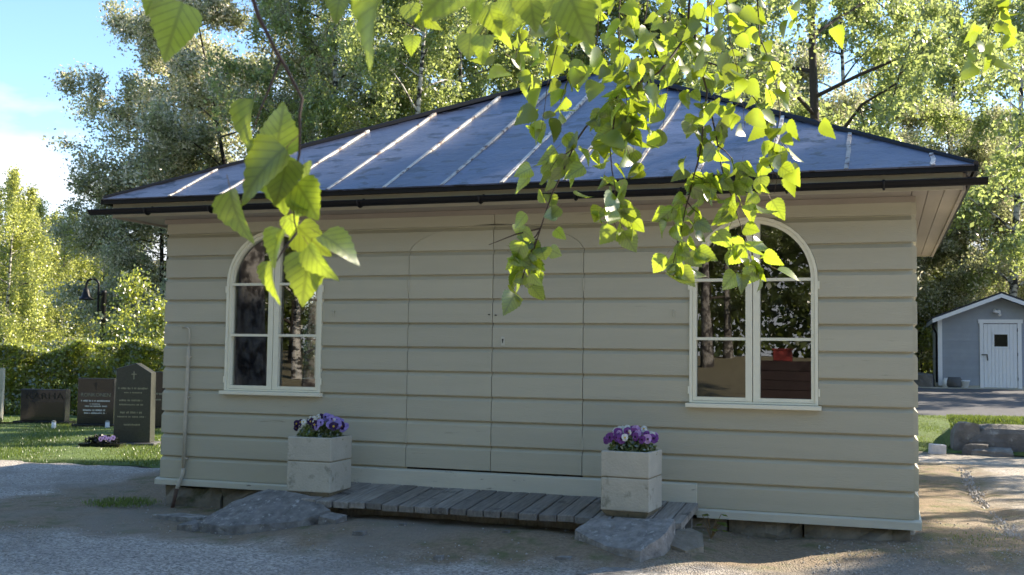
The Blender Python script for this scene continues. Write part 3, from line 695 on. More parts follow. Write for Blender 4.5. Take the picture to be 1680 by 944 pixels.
# ------------------------------------------------------------------ deck, planters, rocks
deck = tag(empty('wooden_step', (3.5, -0.42, 0)), 'low grey plank step laid in front of the double doors', 'step')
DKY0, DKY1 = -0.80, -0.055
x = 1.93; i = 0
while x < 5.05:
    w = 0.133+random.uniform(-0.004, 0.004); x1 = min(x+w, 5.085); dzz = random.uniform(-0.004, 0.004); e = random.uniform(-0.012, 0.012); sk = random.uniform(-0.004, 0.004)
    zf = 0.249+dzz-0.002*i/22; zb = 0.318+dzz*0.5-0.018*i/22
    xo, yo = 3.5, -0.42
    P = [(x-xo+sk, DKY0+e-yo), (x1-xo+sk, DKY0+e-yo+random.uniform(-.004, .004)), (x1-xo, DKY1-yo), (x-xo, DKY1-yo)]
    zt = [zf, zf+random.uniform(-0.003, 0.003), zb, zb]
    vs_ = [(a, b, t-0.052) for (a, b), t in zip(P, zt)]+[(a, b, t) for (a, b), t in zip(P, zt)]
    MB().add(vs_, [(0,3,2,1),(4,5,6,7),(0,1,5,4),(1,2,6,5),(2,3,7,6),(3,0,4,7)]).build('plank', X_['deck'], deck, bevel=0.005)
    x = x1+0.012+random.uniform(-0.002, 0.003); i += 1
for y, zt in ((-0.50, 0.215), (-0.16, 0.25)):
    MB().box(1.98-3.5, 5.05-3.5, y+0.42-0.03, y+0.42+0.03, 0.09, zt-0.008).build('joist', X_['deck'], deck)
MB().box(5.03-3.5, 5.075-3.5, -0.72+0.42, -0.68+0.42-0.035, -0.02, 0.2).build('post', X_['deck'], deck)

def bev_mesh_box(x0, x1, y0, y1, z0, z1): return MB().box(x0, x1, y0, y1, z0, z1)
def planter(cx, cy, zb, wx, wy, hh, rz, label, group):
    e = tag(empty('planter', (cx, cy, zb), rz), label, 'planter', group)
    a, b = wx/2, wy/2
    MB().add([(-a+.035,-b+.035,0),(a-.035,-b+.035,0),(a-.035,b-.035,0),(-a+.035,b-.035,0),(-a+.005,-b+.005,.045),(a-.005,-b+.005,.045),(a-.005,b-.005,.045),(-a+.005,b-.005,.045)],
             [(0,3,2,1),(4,5,6,7),(0,1,5,4),(1,2,6,5),(2,3,7,6),(3,0,4,7)]).build('plinth', X_['plinth'], e)
    zm = 0.045+hh*0.56
    MB().box(-a, a, -b, b, 0.046, zm-0.004).build('lower_block', X_['conc'], e, bevel=0.009)
    MB().box(-a+.008, a-.008, -b+.008, b-.008, zm-0.006, zm+0.006).build('groove', X_['plinth'], e)
    t = 0.035; mb = MB(); z1 = 0.045+hh; z0 = zm+0.004
    o = [(-a,-b),(a,-b),(a,b),(-a,b)]; q = [(-a+t,-b+t),(a-t,-b+t),(a-t,b-t),(-a+t,b-t)]
    vs_ = [(x,y,z0) for x,y in o]+[(x,y,z1) for x,y in o]+[(x,y,z1) for x,y in q]+[(x,y,z1-0.09) for x,y in q]
    fs = [(0,3,2,1)]+[(i,(i+1)%4,4+(i+1)%4,4+i) for i in range(4)]+[(4+i,4+(i+1)%4,8+(i+1)%4,8+i) for i in range(4)]+[(8+i,8+(i+1)%4,12+(i+1)%4,12+i) for i in range(4)]
    mb.add(vs_, fs).build('upper_block', X_['conc'], e, bevel=0.009)
    MB().box(-a+t+.001, a-t-.001, -b+t+.001, b-t-.001, z1-0.10, z1-0.035).build('soil', X_['soil'], e)
    return e, z1
GPL = 'concrete planters beside the doors'
pl, plz = planter(1.938, -0.50, 0.249, 0.405, 0.40, 0.455, R(1.5), 'pale concrete planter with dark purple pansies below the left window', GPL)
pr_, prz = planter(4.660, -0.585, 0.256, 0.377, 0.37, 0.445, R(-4), 'pale concrete planter at the right end of the plank step', GPL)

# pansies: five petals round a dark eye
def pansy_mesh(name, c1, c2, size=0.035):
    mb = MB()
    specs = [(90-38, 1.05, 0.62, 0.004), (90+38, 1.05, 0.62, 0.004), (0-8, 0.95, 0.6, 0.001), (180+8, 0.95, 0.6, 0.001), (-90, 1.1, 0.78, -0.002)]
    for ang, ln, wd, dpt in specs:
        a = R(ang); d = (math.cos(a), math.sin(a)); s = (-d[1], d[0]); pts = [(0, 0, dpt)]
        for k in range(7):
            t = -1+2*k/6; rr = ln*(0.75+0.25*math.cos(t*1.4)); pts.append((d[0]*rr*size*math.cos(t*0.5)+s[0]*t*wd*size, d[1]*rr*size*math.cos(t*0.5)+s[1]*t*wd*size, dpt+0.006*abs(t)-0.003*rr))
        mb.add([(p[0], p[2]*-1, p[1]) for p in pts], [(0, k, k+1) for k in range(1, 7)], 0)
    mb.add([(0.28*size*math.cos(k*1.047), -0.0075, 0.28*size*math.sin(k*1.047)-0.08*size) for k in range(6)], [(0,1,2,3,4,5)], 1)
    return mb.mesh(name, [c1, c2], fix=False)
def petal(n, c): return leaf_mat(n, c, tuple(min(1, q*1.2) for q in c), 0.3, 0.25, 0.02)
P_dk, P_lav, P_vio, P_wh, P_pk, P_eye, P_yel = petal('deep_purple_petal', (0.035, 0.008, 0.06)), petal('lavender_petal', (0.36, 0.27, 0.58)), petal('violet_petal', (0.20, 0.055, 0.24)), petal('white_petal', (0.72, 0.72, 0.66)), petal('pink_lilac_petal', (0.48, 0.30, 0.52)), petal('dark_eye', (0.02, 0.004, 0.03)), petal('yellow_eye', (0.6, 0.4, 0.03))
pm = {'dk': pansy_mesh('pansy', P_dk, P_yel, 0.034), 'lav': pansy_mesh('pansy', P_lav, P_eye), 'vio': pansy_mesh('pansy', P_vio, P_eye), 'wh': pansy_mesh('pansy', P_wh, P_yel, 0.026), 'pk': pansy_mesh('pansy', P_pk, P_eye)}
def pansies(base, ztop, wx, scheme, label, seed):
    rs = random.Random(seed); rg = np.random.default_rng(seed)
    e = tag(empty('pansy_plant', (base.location.x, base.location.y, base.location.z+ztop-0.04), base.rotation_euler.z), label, 'flowers', 'pansies growing in the planters')
    n = 2600
    p = rg.normal(0, 1, (n, 3)); p /= np.linalg.norm(p, axis=1)[:, None]; p *= rg.uniform(0, 1, (n, 1))**0.4
    c = np.stack([p[:, 0]*wx*0.50, p[:, 1]*wx*0.46, 0.01+np.abs(p[:, 2])*0.15], 1)
    d = rg.normal(0, 1, (n, 3)); d[:, 2] += 0.5; d /= np.linalg.norm(d, axis=1)[:, None]; s = np.cross(d, rg.normal(0, 1, (n, 3))); s /= np.linalg.norm(s, axis=1)[:, None]
    ln = rg.uniform(0.010, 0.024, (n, 1))
    tag(quads_obj('foliage', np.stack([c-d*ln, c+s*ln*.5, c+d*ln, c-s*ln*.5], 1), X_['leaf_dark'], e), kind='stuff')
    for k in range(58):
        while True:
            a = rs.uniform(-1, 1); b = rs.uniform(-1, 1)
            if a*a+b*b < 1: break
        key = scheme(a, b, rs)
        z = 0.035+0.155*math.sqrt(max(0.05, 1-0.8*a*a-0.6*b*b))+rs.uniform(-0.012, 0.015)
        if key == 'wh': z += 0.008
        az = math.atan2(a*0.6, -(b-0.9))*0.8+rs.uniform(-0.6, 0.6)
        sc = rs.uniform(0.75, 1.1)
        m_ = Matrix.Translation((a*wx*0.56, b*wx*0.44, z)) @ Matrix.Rotation(az, 4, 'Z') @ Matrix.Rotation(R(-rs.uniform(5, 40)), 4, 'X') @ Matrix.Scale(sc, 4)
        f_ = inst('flower', pm[key], e, m_)
        if k < 6: f_['kind'] = None; del f_['kind']
    return e
pansies(pl, plz, 0.405, lambda a, b, r_: 'lav' if a > 0.1 and r_.random() < 0.8 else ('wh' if r_.random() < 0.42 else 'dk'), 'dark purple, lavender and white pansies in the planter below the left window', 21)
pansies(pr_, prz, 0.377, lambda a, b, r_: 'wh' if r_.random() < (0.5 if b > -0.1 else 0.15) else ('pk' if r_.random() < .28 else 'vio'), 'violet and white pansies in the planter at the right of the step', 22)

# rocks on the gravel
def rock(name, poly, zt, zb, m, label, group, seed, cat='rock'):
    """irregular slab: plan outline with top heights zt per vertex"""
    rs2 = random.Random(seed); n = len(poly)
    cx = sum(p[0] for p in poly)/n; cy = sum(p[1] for p in poly)/n; cz = sum(zt)/n
    bm = bmesh.new()
    top = [bm.verts.new((x-cx, y-cy, z)) for (x, y), z in zip(poly, zt)]
    bot = [bm.verts.new(((x-cx)*1.06, (y-cy)*1.06, zb)) for (x, y) in poly]
    bm.faces.new(top); bm.faces.new(bot[::-1])
    for i in range(n): bm.faces.new((top[i], bot[i], bot[(i+1) % n], top[(i+1) % n]))
    bmesh.ops.recalc_face_normals(bm, faces=bm.faces)
    bmesh.ops.triangulate(bm, faces=bm.faces[:])
    bmesh.ops.subdivide_edges(bm, edges=bm.edges[:], cuts=2, use_grid_fill=True, fractal=0.0)
    bmesh.ops.subdivide_edges(bm, edges=bm.edges[:], cuts=1, use_grid_fill=True)
    s_ = max(max(abs(p[0]-cx), abs(p[1]-cy)) for p in poly)
    for v in bm.verts:
        k = 0.006*s_; q = v.co*9/s_
        v.co += Vector((math.sin(q.y*1.3+q.z*2+seed), math.sin(q.x*1.7+q.z+seed*2), math.sin(q.x*1.1+q.y*1.9)+0.4*math.sin(q.x*3.1-q.y*2.3)))*k + Vector((rs2.gauss(0, 1), rs2.gauss(0, 1), rs2.gauss(0, 1)))*k*0.5
    me = bpy.data.meshes.new(name); bm.to_mesh(me); bm.free(); me.materials.append(m)
    o = inst(name, me); o.location = (cx, cy, 0); return tag(o, label, cat, group)
def gpt(x, y, z=0.02): p = atZ(x, y, z); return (float(p[0]), float(p[1]))
rock('slab_rock', [(1.17, -1.12), (1.55, -1.25), (2.05, -1.05), (2.24, -0.86), (1.95, -0.72), (1.55, -0.66), (1.32, -0.78)], [0.06, 0.07, 0.11, 0.19, 0.28, 0.30, 0.21], -0.05, X_['rock'], 'sloping grey slab rock beside the left planter', 'rocks by the step', 3)
rock('pointed_rock', [(4.33, -1.00), (4.62, -1.24), (4.90, -1.40), (5.03, -1.22), (5.05, -0.92), (4.72, -0.88), (4.42, -0.87)], [0.18, 0.12, 0.13, 0.22, 0.29, 0.27, 0.25], -0.06, X_['rock'], 'large angular grey rock in front of the right planter', 'rocks by the step', 5)
rock('small_rock', [(5.04, -1.06), (5.16, -1.10), (5.27, -0.98), (5.24, -0.84), (5.14, -0.77), (5.05, -0.84)], [0.13, 0.10, 0.12, 0.19, 0.21, 0.20], -0.05, X_['stone'], 'small dark stone right of the large angular rock', 'rocks by the step', 8)
rock('small_rock', [(2.20, -0.98), (2.36, -0.99), (2.40, -0.88), (2.24, -0.86)], [0.15, 0.13, 0.16, 0.17], -0.05, X_['rock'], 'small grey stone right of the sloping slab rock', 'rocks by the step', 9)
rock('small_rock', [(1.03, -1.20), (1.17, -1.20), (1.2, -1.08), (1.06, -1.04)], [0.04, 0.05, 0.07, 0.06], -0.05, X_['rock'], 'small low stone left of the sloping slab rock', 'rocks by the step', 10)
rock('flat_stone', [(0.42, -0.72), (0.85, -0.74), (1.0, -0.60), (0.6, -0.55)], [0.022, 0.026, 0.03, 0.028], -0.04, X_['rock'], 'thin flat stone half buried near the rusty pipe end', 'rocks by the step', 12)
rock('flat_stone', [(4.55, -1.78), (5.05, -1.80), (5.12, -1.55), (4.7, -1.5)], [0.02, 0.025, 0.03, 0.03], -0.04, X_['rock'], 'flat stone flush with the gravel below the angular rock', 'rocks by the step', 14)
CHIP = ['pale stone chip below the left end of the step', 'narrow stone chip a hand right of the leftmost large chip', 'stone chip nearest the sloping slab rock', 'stone chip farthest forward below the step middle', 'largest stone chip, left of the angular rock', 'tiny stone chip close under the step edge', 'stone chip on the bare ground under the doors']
for k, (x_, y_, s_) in enumerate(((590, 880, .05), (660, 873, .03), (570, 857, .045), (720, 905, .035), (925, 913, .055), (640, 855, .02), (830, 885, .03))):
    a, b = gpt(x_, y_, 0.06); z_ = float(gh(a, b)); rock('pebble', [(a-s_, b-s_*.5), (a+s_*.8, b-s_*.6), (a+s_, b+s_*.5), (a-s_*.5, b+s_*.7)], [z_+.014, z_+.018, z_+.02, z_+.016], z_-0.03, X_['rock'], CHIP[k], 'stone chips before the step', 30+k, 'stone')
# support stone under the left planter
rock('support_stone', [(1.74, -0.72), (2.13, -0.72), (2.13, -0.30), (1.74, -0.30)], [0.236, 0.236, 0.236, 0.236], -0.05, X_['plinth'], 'mossy flat stone carrying the left planter', 'rocks by the step', 16)
# weed at the end of the step
def weed(x, y, label, seed):
    rg = np.random.default_rng(seed); e = tag(empty('weed', (x, y, float(gh(x, y)))), label, 'plant')
    st = MB(); 
    for k in range(11):
        a = rg.uniform(0, 6.28); h = rg.uniform(0.06, 0.20); q = Vector((math.cos(a)*0.08, math.sin(a)*0.05, h))
        st.tube([(0, 0, 0), q*0.5+Vector((0, 0, 0.02)), q], 0.0025, 4)
        d = Vector((math.cos(a), math.sin(a), -0.3)).normalized()*0.055; s = d.cross(Vector((0, 0, 1))).normalized()*0.034
        MB().add([q, q+d*.5+s, q+d, q+d*.5-s], [(0,1,2,3)]).build('leaf', X_['leaf_fg'], e, fix=False)
    st.build('stem', X_['twig_young'], e)
weed(5.24, -0.42, 'bright green weed at the right end of the plank step', 4)

# ------------------------------------------------------------------ graves and hedge
def text_mesh(s, size, depth=0.004):
    cu = bpy.data.curves.new('t', 'FONT'); cu.body = s; cu.size = size; cu.extrude = depth; cu.align_x = 'CENTER'; cu.resolution_u = 2
    o = bpy.data.objects.new('t', cu); col.objects.link(o); dg = bpy.context.evaluated_depsgraph_get(); dg.update()
    me = bpy.data.meshes.new_from_object(o.evaluated_get(dg)); bpy.data.objects.remove(o); return me
def put_text(s, size, x, z, y, m, parent, name='lettering', sx=1.0):
    me = text_mesh(s, size); me.materials.clear(); me.materials.append(m)
    o = inst(name, me, parent); o.location = (x, y, z); o.rotation_euler = (math.pi/2, 0, 0); o.scale = (sx, 1, 1); return o
def lines_of(parent, rows, y, m, name='inscription'):
    rs3 = random.Random(5)
    for z, x0, x1, h in rows:
        mb = MB(); x = x0
        while x < x1:
            w = rs3.uniform(0.010, 0.02); mb.box(x, min(x+w, x1), y-0.003, y, z+rs3.uniform(0, h*0.15), z+h*rs3.uniform(0.8, 1)); x += w+(0.006 if rs3.random() < 0.8 else 0.022)
        tag(mb.build(name, m, parent), kind='stuff')
def grave(x, y, rz, label): return tag(empty('gravestone', (x, y, 0.02), rz), label, 'gravestone', 'gravestones on the lawn')
# wide low stone
g1 = grave(-8.62, 8.12, R(14), 'wide low dark gravestone with large dark capitals')
MB().box(-0.44, 0.44, -0.10, 0.10, 0.06, 0.66).build('slab', X_['granite_dark'], g1, bevel=0.008)
MB().box(-0.55, 0.55, -0.16, 0.14, -0.05, 0.058).build('base', X_['granite_dark'], g1, bevel=0.006)
put_text('KARHA', 0.17, 0.03, 0.475, -0.102, X_['letter_dark'], g1, sx=1.35)
MB().box(-0.28, 0.40, -0.1015, -0.0995, 0.14, 0.42).build('reflection_patch', X_['granite_brown'], g1)  # brown patch stands in for a reddish reflection on the dark stone
g2 = grave(-7.20, 7.85, R(20), 'black upright rectangular gravestone with white lettering')
MB().box(-0.33, 0.33, -0.11, 0.11, 0.07, 0.90).build('slab', X_['granite_dark'], g2, bevel=0.006)
MB().box(-0.40, 0.40, -0.18, 0.16, -0.05, 0.068).build('base', X_['granite_dark'], g2, bevel=0.006)
MB().box(-0.30, 0.30, -0.1125, -0.1105, 0.66, 0.86).build('bronze_panel', X_['granite_brown'], g2)
put_text('RONKONEN', 0.095, 0.0, 0.565, -0.113, X_['letter_gold'], g2)
MB().box(-0.008, 0.008, -0.116, -0.1127, 0.70, 0.84).box(-0.04, 0.04, -0.116, -0.1128, 0.79, 0.803).build('cross', X_['letter_dark'], g2)
lines_of(g2, [(0.47, -0.26, 0.26, 0.035), (0.42, -0.10, 0.10, 0.02), (0.375, -0.19, 0.21, 0.028), (0.30, -0.22, 0.20, 0.035), (0.25, -0.20, 0.20, 0.028)], -0.1105, X_['letter_white'])
g3 = grave(-4.20, 5.02, R(20), 'tall grey-green gravestone with sloping top and small cross')
sl = [(-0.275, 0.05), (0.275, 0.05), (0.265, 1.09), (0.03, 1.235), (-0.255, 1.15)]
MB().prism(sl, -0.12, 0.12, lambda a, b, c: (a, c, b)).build('slab', mat('green_grey_granite', (0.05, 0.052, 0.045), 0.4, 0.3, 40), g3, bevel=0.008)
MB().box(-0.36, 0.36, -0.2, 0.2, -0.05, 0.048).build('base', X_['granite_rough'], g3, bevel=0.008)
MB().box(0.0, 0.014, -0.124, -0.1195, 0.99, 1.11).box(-0.03, 0.044, -0.124, -0.1196, 1.06, 1.074).build('cross', X_['letter_gold'], g3)
lines_of(g3, [(0.84, -0.22, 0.22, 0.03), (0.78, -0.13, 0.15, 0.022), (0.66, -0.2, 0.14, 0.03), (0.60, -0.2, 0.16, 0.024), (0.48, -0.18, 0.14, 0.03), (0.42, -0.22, 0.2, 0.024), (0.30, -0.12, 0.12, 0.028)], -0.1195, X_['letter_gold'])
g4p = gp(258, 21.0); g4 = grave(g4p[0], g4p[1], R(22), 'brown gravestone half hidden behind the building corner')
MB().prism([(-0.36, 0.05), (0.42, 0.05), (0.42, 0.98), (0.30, 1.04), (-0.25, 1.04), (-0.36, 0.98)], -0.11, 0.11, lambda a, b, c: (a, c, b)).build('slab', X_['granite_brown'], g4, bevel=0.01)
MB().box(-0.45, 0.5, -0.18, 0.16, -0.05, 0.048).build('base', X_['granite_dark'], g4, bevel=0.006)
lines_of(g4, [(0.62, -0.2, 0.25, 0.04), (0.52, -0.15, 0.2, 0.03)], -0.1095, X_['letter_gold'])
p0 = gp(-7, 22.5)
g5 = grave(p0[0], p0[1], R(20), 'pale rough gravestone cut off by the left picture edge')
me5 = stone_mesh(0.42, 0.3, 1.1, 9); me5.materials.append(X_['conc']); o5 = inst('slab', me5, g5); o5.location = (0, 0, 0.5)
# dark flower trough before the tall stone
ft = tag(empty('flower_trough', (-4.30, 4.42, 0.02), R(20)), 'low dark flower trough on the lawn before the tall gravestone', 'flower pot')
MB().add([(-.24,-.1,0),(.26,-.1,0),(.26,.1,0),(-.24,.1,0),(-.30,-.13,.07),(.32,-.13,.07),(.32,.13,.07),(-.30,.13,.07)], [(0,3,2,1),(4,5,6,7),(0,1,5,4),(1,2,6,5),(2,3,7,6),(3,0,4,7)]).build('trough', X_['granite_dark'], ft)
def leaf_blob(name, n, c, ext, s0, s1, m, parent, rg, updir=0.3):
    p = rg.normal(0, 1, (n, 3)); p /= np.linalg.norm(p, axis=1)[:, None]; p *= rg.uniform(0, 1, (n, 1))**0.35
    p = p*np.array(ext)+np.array(c); p[:, 2] = np.maximum(p[:, 2], c[2]-ext[2]*0.5)
    d = rg.normal(0, 1, (n, 3)); d[:, 2] += updir; d /= np.linalg.norm(d, axis=1)[:, None]; s = np.cross(d, rg.normal(0, 1, (n, 3))); s /= np.linalg.norm(s, axis=1)[:, None]
    ln = rg.uniform(s0, s1, (n, 1))
    return quads_obj(name, np.stack([p-d*ln, p+s*ln*.55, p+d*ln, p-s*ln*.55], 1), m, parent)
tag(leaf_blob('foliage', 500, (0, 0, 0.10), (0.27, 0.11, 0.09), 0.015, 0.035, leaf_mat('black_foliage', (0.012, 0.016, 0.012), (0.015, 0.02, 0.012), 0.2, 0.4, 0.04), ft, np.random.default_rng(3)), kind='stuff')
pf = pm['lav']
for k in range(4): inst('flower', pf, ft, Matrix.Translation((0.02+0.06*k, -0.1, 0.14+0.02*(k % 2))) @ Matrix.Scale(1.0, 4))
# grave borders
tag(MB().box(-0.55, 0.55, -0.06, 0.0, -0.03, 0.05).box(-0.55, -0.49, 0, 0.8, -0.03, 0.049).box(0.49, 0.55, 0, 0.8, -0.03, 0.049).build('grave_border', X_['granite_dark']), 'low dark granite border on the lawn left of the wide gravestone', 'border')
bpy.data.objects['grave_border'].location = (-9.35, 7.55, 0.02); bpy.data.objects['grave_border'].rotation_euler = (0, 0, R(14))
for k, (x_, y_) in enumerate(((438, 605), )):
    pass
def grave_candle(px, py, label):
    a, b = gpt(px, py, 0.03); e = tag(empty('grave_candle', (a, b, 0.02)), label, 'candle', 'grave candles on the lawn')
    MB().lathe([(0, 0), (0.035, 0), (0.04, 0.02), (0.036, 0.12), (0, 0.12)], 10).build('cup', X_['white'], e, smooth=True)
    MB().lathe([(0.038, 0.12), (0.038, 0.135), (0.02, 0.15), (0, 0.152)], 10).build('lid', X_['letter_gold'], e, smooth=True)
grave_candle(88, 703, 'white grave candle right of the wide dark gravestone'); grave_candle(176, 703, 'white grave candle at the right foot of the black gravestone')

# hedge
hA, hB = gp(-60, 26.2), gp(300, 24.6)
hd = tag(empty('hedge', ((hA[0]+hB[0])/2, (hA[1]+hB[1])/2, 0.0), math.atan2(hB[1]-hA[1], hB[0]-hA[0])), 'clipped leafy green hedge behind the gravestones', 'hedge')
hl = float(np.linalg.norm(hB-hA))/2
rg = np.random.default_rng(17); n = 42000
px_ = rg.uniform(-hl, hl, n); py_ = rg.beta(0.45, 0.7, n)*1.1-0.1; top_ = 1.5+0.10*np.sin(px_*1.9)+0.07*np.sin(px_*4.7+1); pz_ = rg.beta(1.0, 0.6, n)*top_
py_ += 0.10*np.sin(px_*3.1+pz_*2.0)+0.06*np.sin(px_*7.7-pz_*5)
keep = (np.sin(px_*5.3+1.3*pz_)+np.sin(pz_*7.1+px_*2.1)+rg.normal(0, 0.9, n)) > -1.2
c = np.stack([px_, py_, pz_+rg.normal(0, 0.04, n)], 1)[keep]; n = len(c)
d = rg.normal(0, 1, (n, 3)); d /= np.linalg.norm(d, axis=1)[:, None]; s = np.cross(d, rg.normal(0, 1, (n, 3))); s /= np.linalg.norm(s, axis=1)[:, None]; ln = rg.uniform(0.025, 0.055, (n, 1))
tag(quads_obj('foliage', np.stack([c-d*ln, c+s*ln*.6, c+d*ln, c-s*ln*.6], 1), X_['leaf_hedge'], hd), kind='stuff')
st = MB()
for k in range(70):
    x = -hl+2*hl*k/69+random.uniform(-.08, .08); st.tube([(x, 0.45, -0.05), (x+random.uniform(-.1, .1), 0.4+random.uniform(-.1, .1), 0.6), (x+random.uniform(-.2, .2), 0.4+random.uniform(-.3, .3), 1.2)], [0.015, 0.011, 0.005], 4)
st.build('stems', X_['bark'], hd)

# lamp post
lp = gp(167, 28.2)
lamp = tag(empty('street_lamp', (lp[0], lp[1], 0), R(18.7)), 'black lamp post with hanging bell shade behind the hedge', 'lamp')
MB().lathe([(0.09, -0.05), (0.09, 0.25), (0.065, 0.3), (0.062, 2.78), (0.066, 2.79), (0.066, 2.86), (0.0, 2.87)], 12).build('post', X_['black'], lamp, smooth=True)
arm = [(-0.13, 0, 2.35), (-0.13, 0, 2.98)]+[(-0.28+0.15*math.cos(a), 0, 2.99+0.15*math.sin(a)) for a in np.linspace(0, math.pi, 12)]+[(-0.43, 0, 2.92)]
am = MB().tube(arm, 0.028, 8).box(-0.14, -0.05, -0.02, 0.02, 2.35, 2.39).box(-0.14, -0.05, -0.02, 0.02, 2.74, 2.78).build('arm', X_['black'], lamp, smooth=False)
MB().lathe([(0.03, 2.92), (0.06, 2.90), (0.085, 2.82), (0.10, 2.74), (0.12, 2.69), (0.195, 2.64), (0.195, 2.63), (0.11, 2.67), (0.0, 2.70)], 18, (-0.43, 0, 0)).build('shade', X_['black'], lamp, smooth=True)

# ------------------------------------------------------------------ shed, kerb and boulders at the right
SY = 28.0
def sp_(x, y, Y=SY): return atY(x, y, Y)
sx0 = float(sp_(1541, 600)[0]); sxa = float(sp_(1641, 500)[0]); sx1 = 2*sxa-sx0
szb = float(sp_(1600, 637)[2]); sza = float(sp_(1641, 483)[2]); sze = float(sp_(1530, 524)[2])
sxe = float(sp_(1529, 524)[0])
shed = tag(empty('garden_shed', (sxa, SY, szb)), 'small grey-blue shed with white door and white gable trim', 'shed')
hw_ = sxa-sx0; ov = sx0-sxe; pit = (sza-sze)/(sxa-sxe); H0 = sze-szb+ov*pit-0.10; HA = sza-szb-0.12
dz0, dz1 = 0.02, float(sp_(1640, 532)[2])-szb; ddx0, ddx1 = float(sp_(1614, 600)[0])-sxa, float(sp_(1670, 600)[0])-sxa
k = 0; z = 0.08
def gable_half(z): return hw_ if z <= H0 else max(0, hw_*(1-(z-H0)/(HA-H0)))
while z < HA-0.05:
    z1_ = min(z+0.125, HA)
    def seg(a, b, at_, bt_):
        if b-a < 0.02: return
        MB().add([(a, -0.022, z), (b, -0.022, z), (bt_, -0.010, z1_), (at_, -0.010, z1_), (a, 0, z), (b, 0, z), (bt_, 0, z1_), (at_, 0, z1_)], [(0,1,2,3),(0,4,5,1),(1,5,6,2),(3,2,6,7),(0,3,7,4)]).build('siding_board', X_['shed'], shed)
    a0, a1 = gable_half(z), gable_half(z1_)
    if z < dz1-0.02 :
        seg(-a0, ddx0-0.0, -a1, ddx0-0.0); seg(ddx1, a0, ddx1, a1)
    else: seg(-a0, a0, -a1, a1)
    z = z1_
for s in (-1, 1):
    z = 0.08
    while z < H0:
        x = s*hw_; MB().add([(x+s*0.02, 0.0, z), (x+s*0.02, 4.2, z), (x+s*0.008, 4.2, z+0.125), (x+s*0.008, 0.0, z+0.125), (x, 0, z), (x, 4.2, z), (x, 4.2, z+0.125), (x, 0, z+0.125)], [(0,1,2,3),(0,4,5,1),(3,2,6,7),(0,3,7,4),(1,5,6,2)]).build('siding_board', X_['shed'], shed); z += 0.125
    MB().box(min(s*hw_-s*0.09, s*hw_+s*0.035), max(s*hw_-s*0.09, s*hw_+s*0.035), -0.045, -0.02, 0.06, H0+0.03).build('corner_board', X_['white'], shed)
    # roof halves and barge boards
    e0 = (s*(hw_+ov), sze-szb); e1 = (0, sza-szb)
    nn_ = Vector((e1[0]-e0[0], e1[1]-e0[1])).normalized()
    MB().prism([(e0[0], e0[1]+0.0), (e1[0], e1[1]+0.0), (e1[0], e1[1]+0.06), (e0[0], e0[1]+0.06)], -0.42, 4.6, lambda a, b, c: (a, c, b)).build('roof', X_['roofdark'], shed)
    MB().prism([(e0[0], e0[1]-0.125), (e1[0], e1[1]-0.125), (e1[0], e1[1]-0.002), (e0[0], e0[1]-0.002)], -0.445, -0.41, lambda a, b, c: (a, c, b)).build('barge_board', X_['white'], shed)
    MB().box(min(e0[0], e0[0]-s*0.03), max(e0[0], e0[0]-s*0.03), -0.40, 4.55, e0[1]-0.12, e0[1]-0.004).build('eave_board', X_['shed'], shed)
MB().box(-hw_+0.01, hw_-0.01, 0.005, 4.19, -0.3, H0-0.02).build('core', X_['dark'], shed)
MB().prism([(-hw_, H0-0.02), (hw_, H0-0.02), (0, HA-0.02)], 0.006, 4.19, lambda a, b, c: (a, c, b)).build('gable_core', X_['dark'], shed)
MB().box(-hw_-0.01, hw_+0.01, -0.015, 4.2, -0.3, 0.078).build('base', X_['conc'], shed)
# door
dw = ddx1-ddx0
MB().box(ddx0-0.11, ddx0, -0.045, 0.0, 0.0, dz1+0.02).box(ddx1, ddx1+0.11, -0.045, 0.0, 0.0, dz1+0.02).box(ddx0-0.15, ddx1+0.15, -0.05, 0.0, dz1+0.022, dz1+0.14).build('door_frame', X_['white'], shed)
door = MB().box(ddx0+0.008, ddx1-0.008, -0.012, 0.003, 0.02, dz1).build('door', X_['white'], shed)
nb = 9; wz0, wz1 = float(sp_(1640, 569)[2])-szb, float(sp_(1640, 549)[2])-szb; wx0, wx1 = float(sp_(1631, 560)[0])-sxa, float(sp_(1653, 560)[0])-sxa
for i in range(nb):
    a = ddx0+0.012+(dw-0.024)*i/nb; b = ddx0+0.012+(dw-0.024)*(i+1)/nb-0.008
    if b < wx0-0.02 or a > wx1+0.02: MB().box(a, b, -0.03, -0.0125, 0.03, dz1-0.01).build('plank', X_['white'], door)
    else:
        MB().box(a, b, -0.03, -0.0125, 0.03, wz0-0.05).build('plank', X_['white'], door); MB().box(a, b, -0.03, -0.0125, wz1+0.05, dz1-0.01).build('plank', X_['white'], door)
t = 0.05
MB().box(wx0-t, wx1+t, -0.045, -0.0127, wz1, wz1+t).box(wx0-t, wx1+t, -0.045, -0.0128, wz0-t, wz0).box(wx0-t, wx0, -0.044, -0.0129, wz0, wz1).box(wx1, wx1+t, -0.044, -0.0129, wz0, wz1).build('door_window', X_['white'], door)
MB().box(wx0, wx1, -0.02, -0.0126, wz0, wz1).build('pane', mat('dark_pane', (0.015, 0.015, 0.015), 0.08, 0.2), door)
MB().box(ddx0-0.06, ddx0+0.10, -0.075, -0.06, 1.02, 1.05).tube([(ddx0+0.10, -0.03, 1.035), (ddx0+0.10, -0.07, 1.035)], 0.012, 6).tube([(ddx0+0.10, -0.04, 1.02), (ddx0+0.115, -0.045, 0.86)], 0.018, 6).build('door_handle', X_['iron'], door)
for z in (0.25, 1.0, 1.75): MB().tube([(ddx1-0.002, -0.04, z), (ddx1-0.002, -0.04, z+0.1)], 0.012, 6).build('hinge', X_['iron'], door)
lx_, lz_ = float(sp_(1638, 514)[0])-sxa, float(sp_(1638, 514)[2])-szb
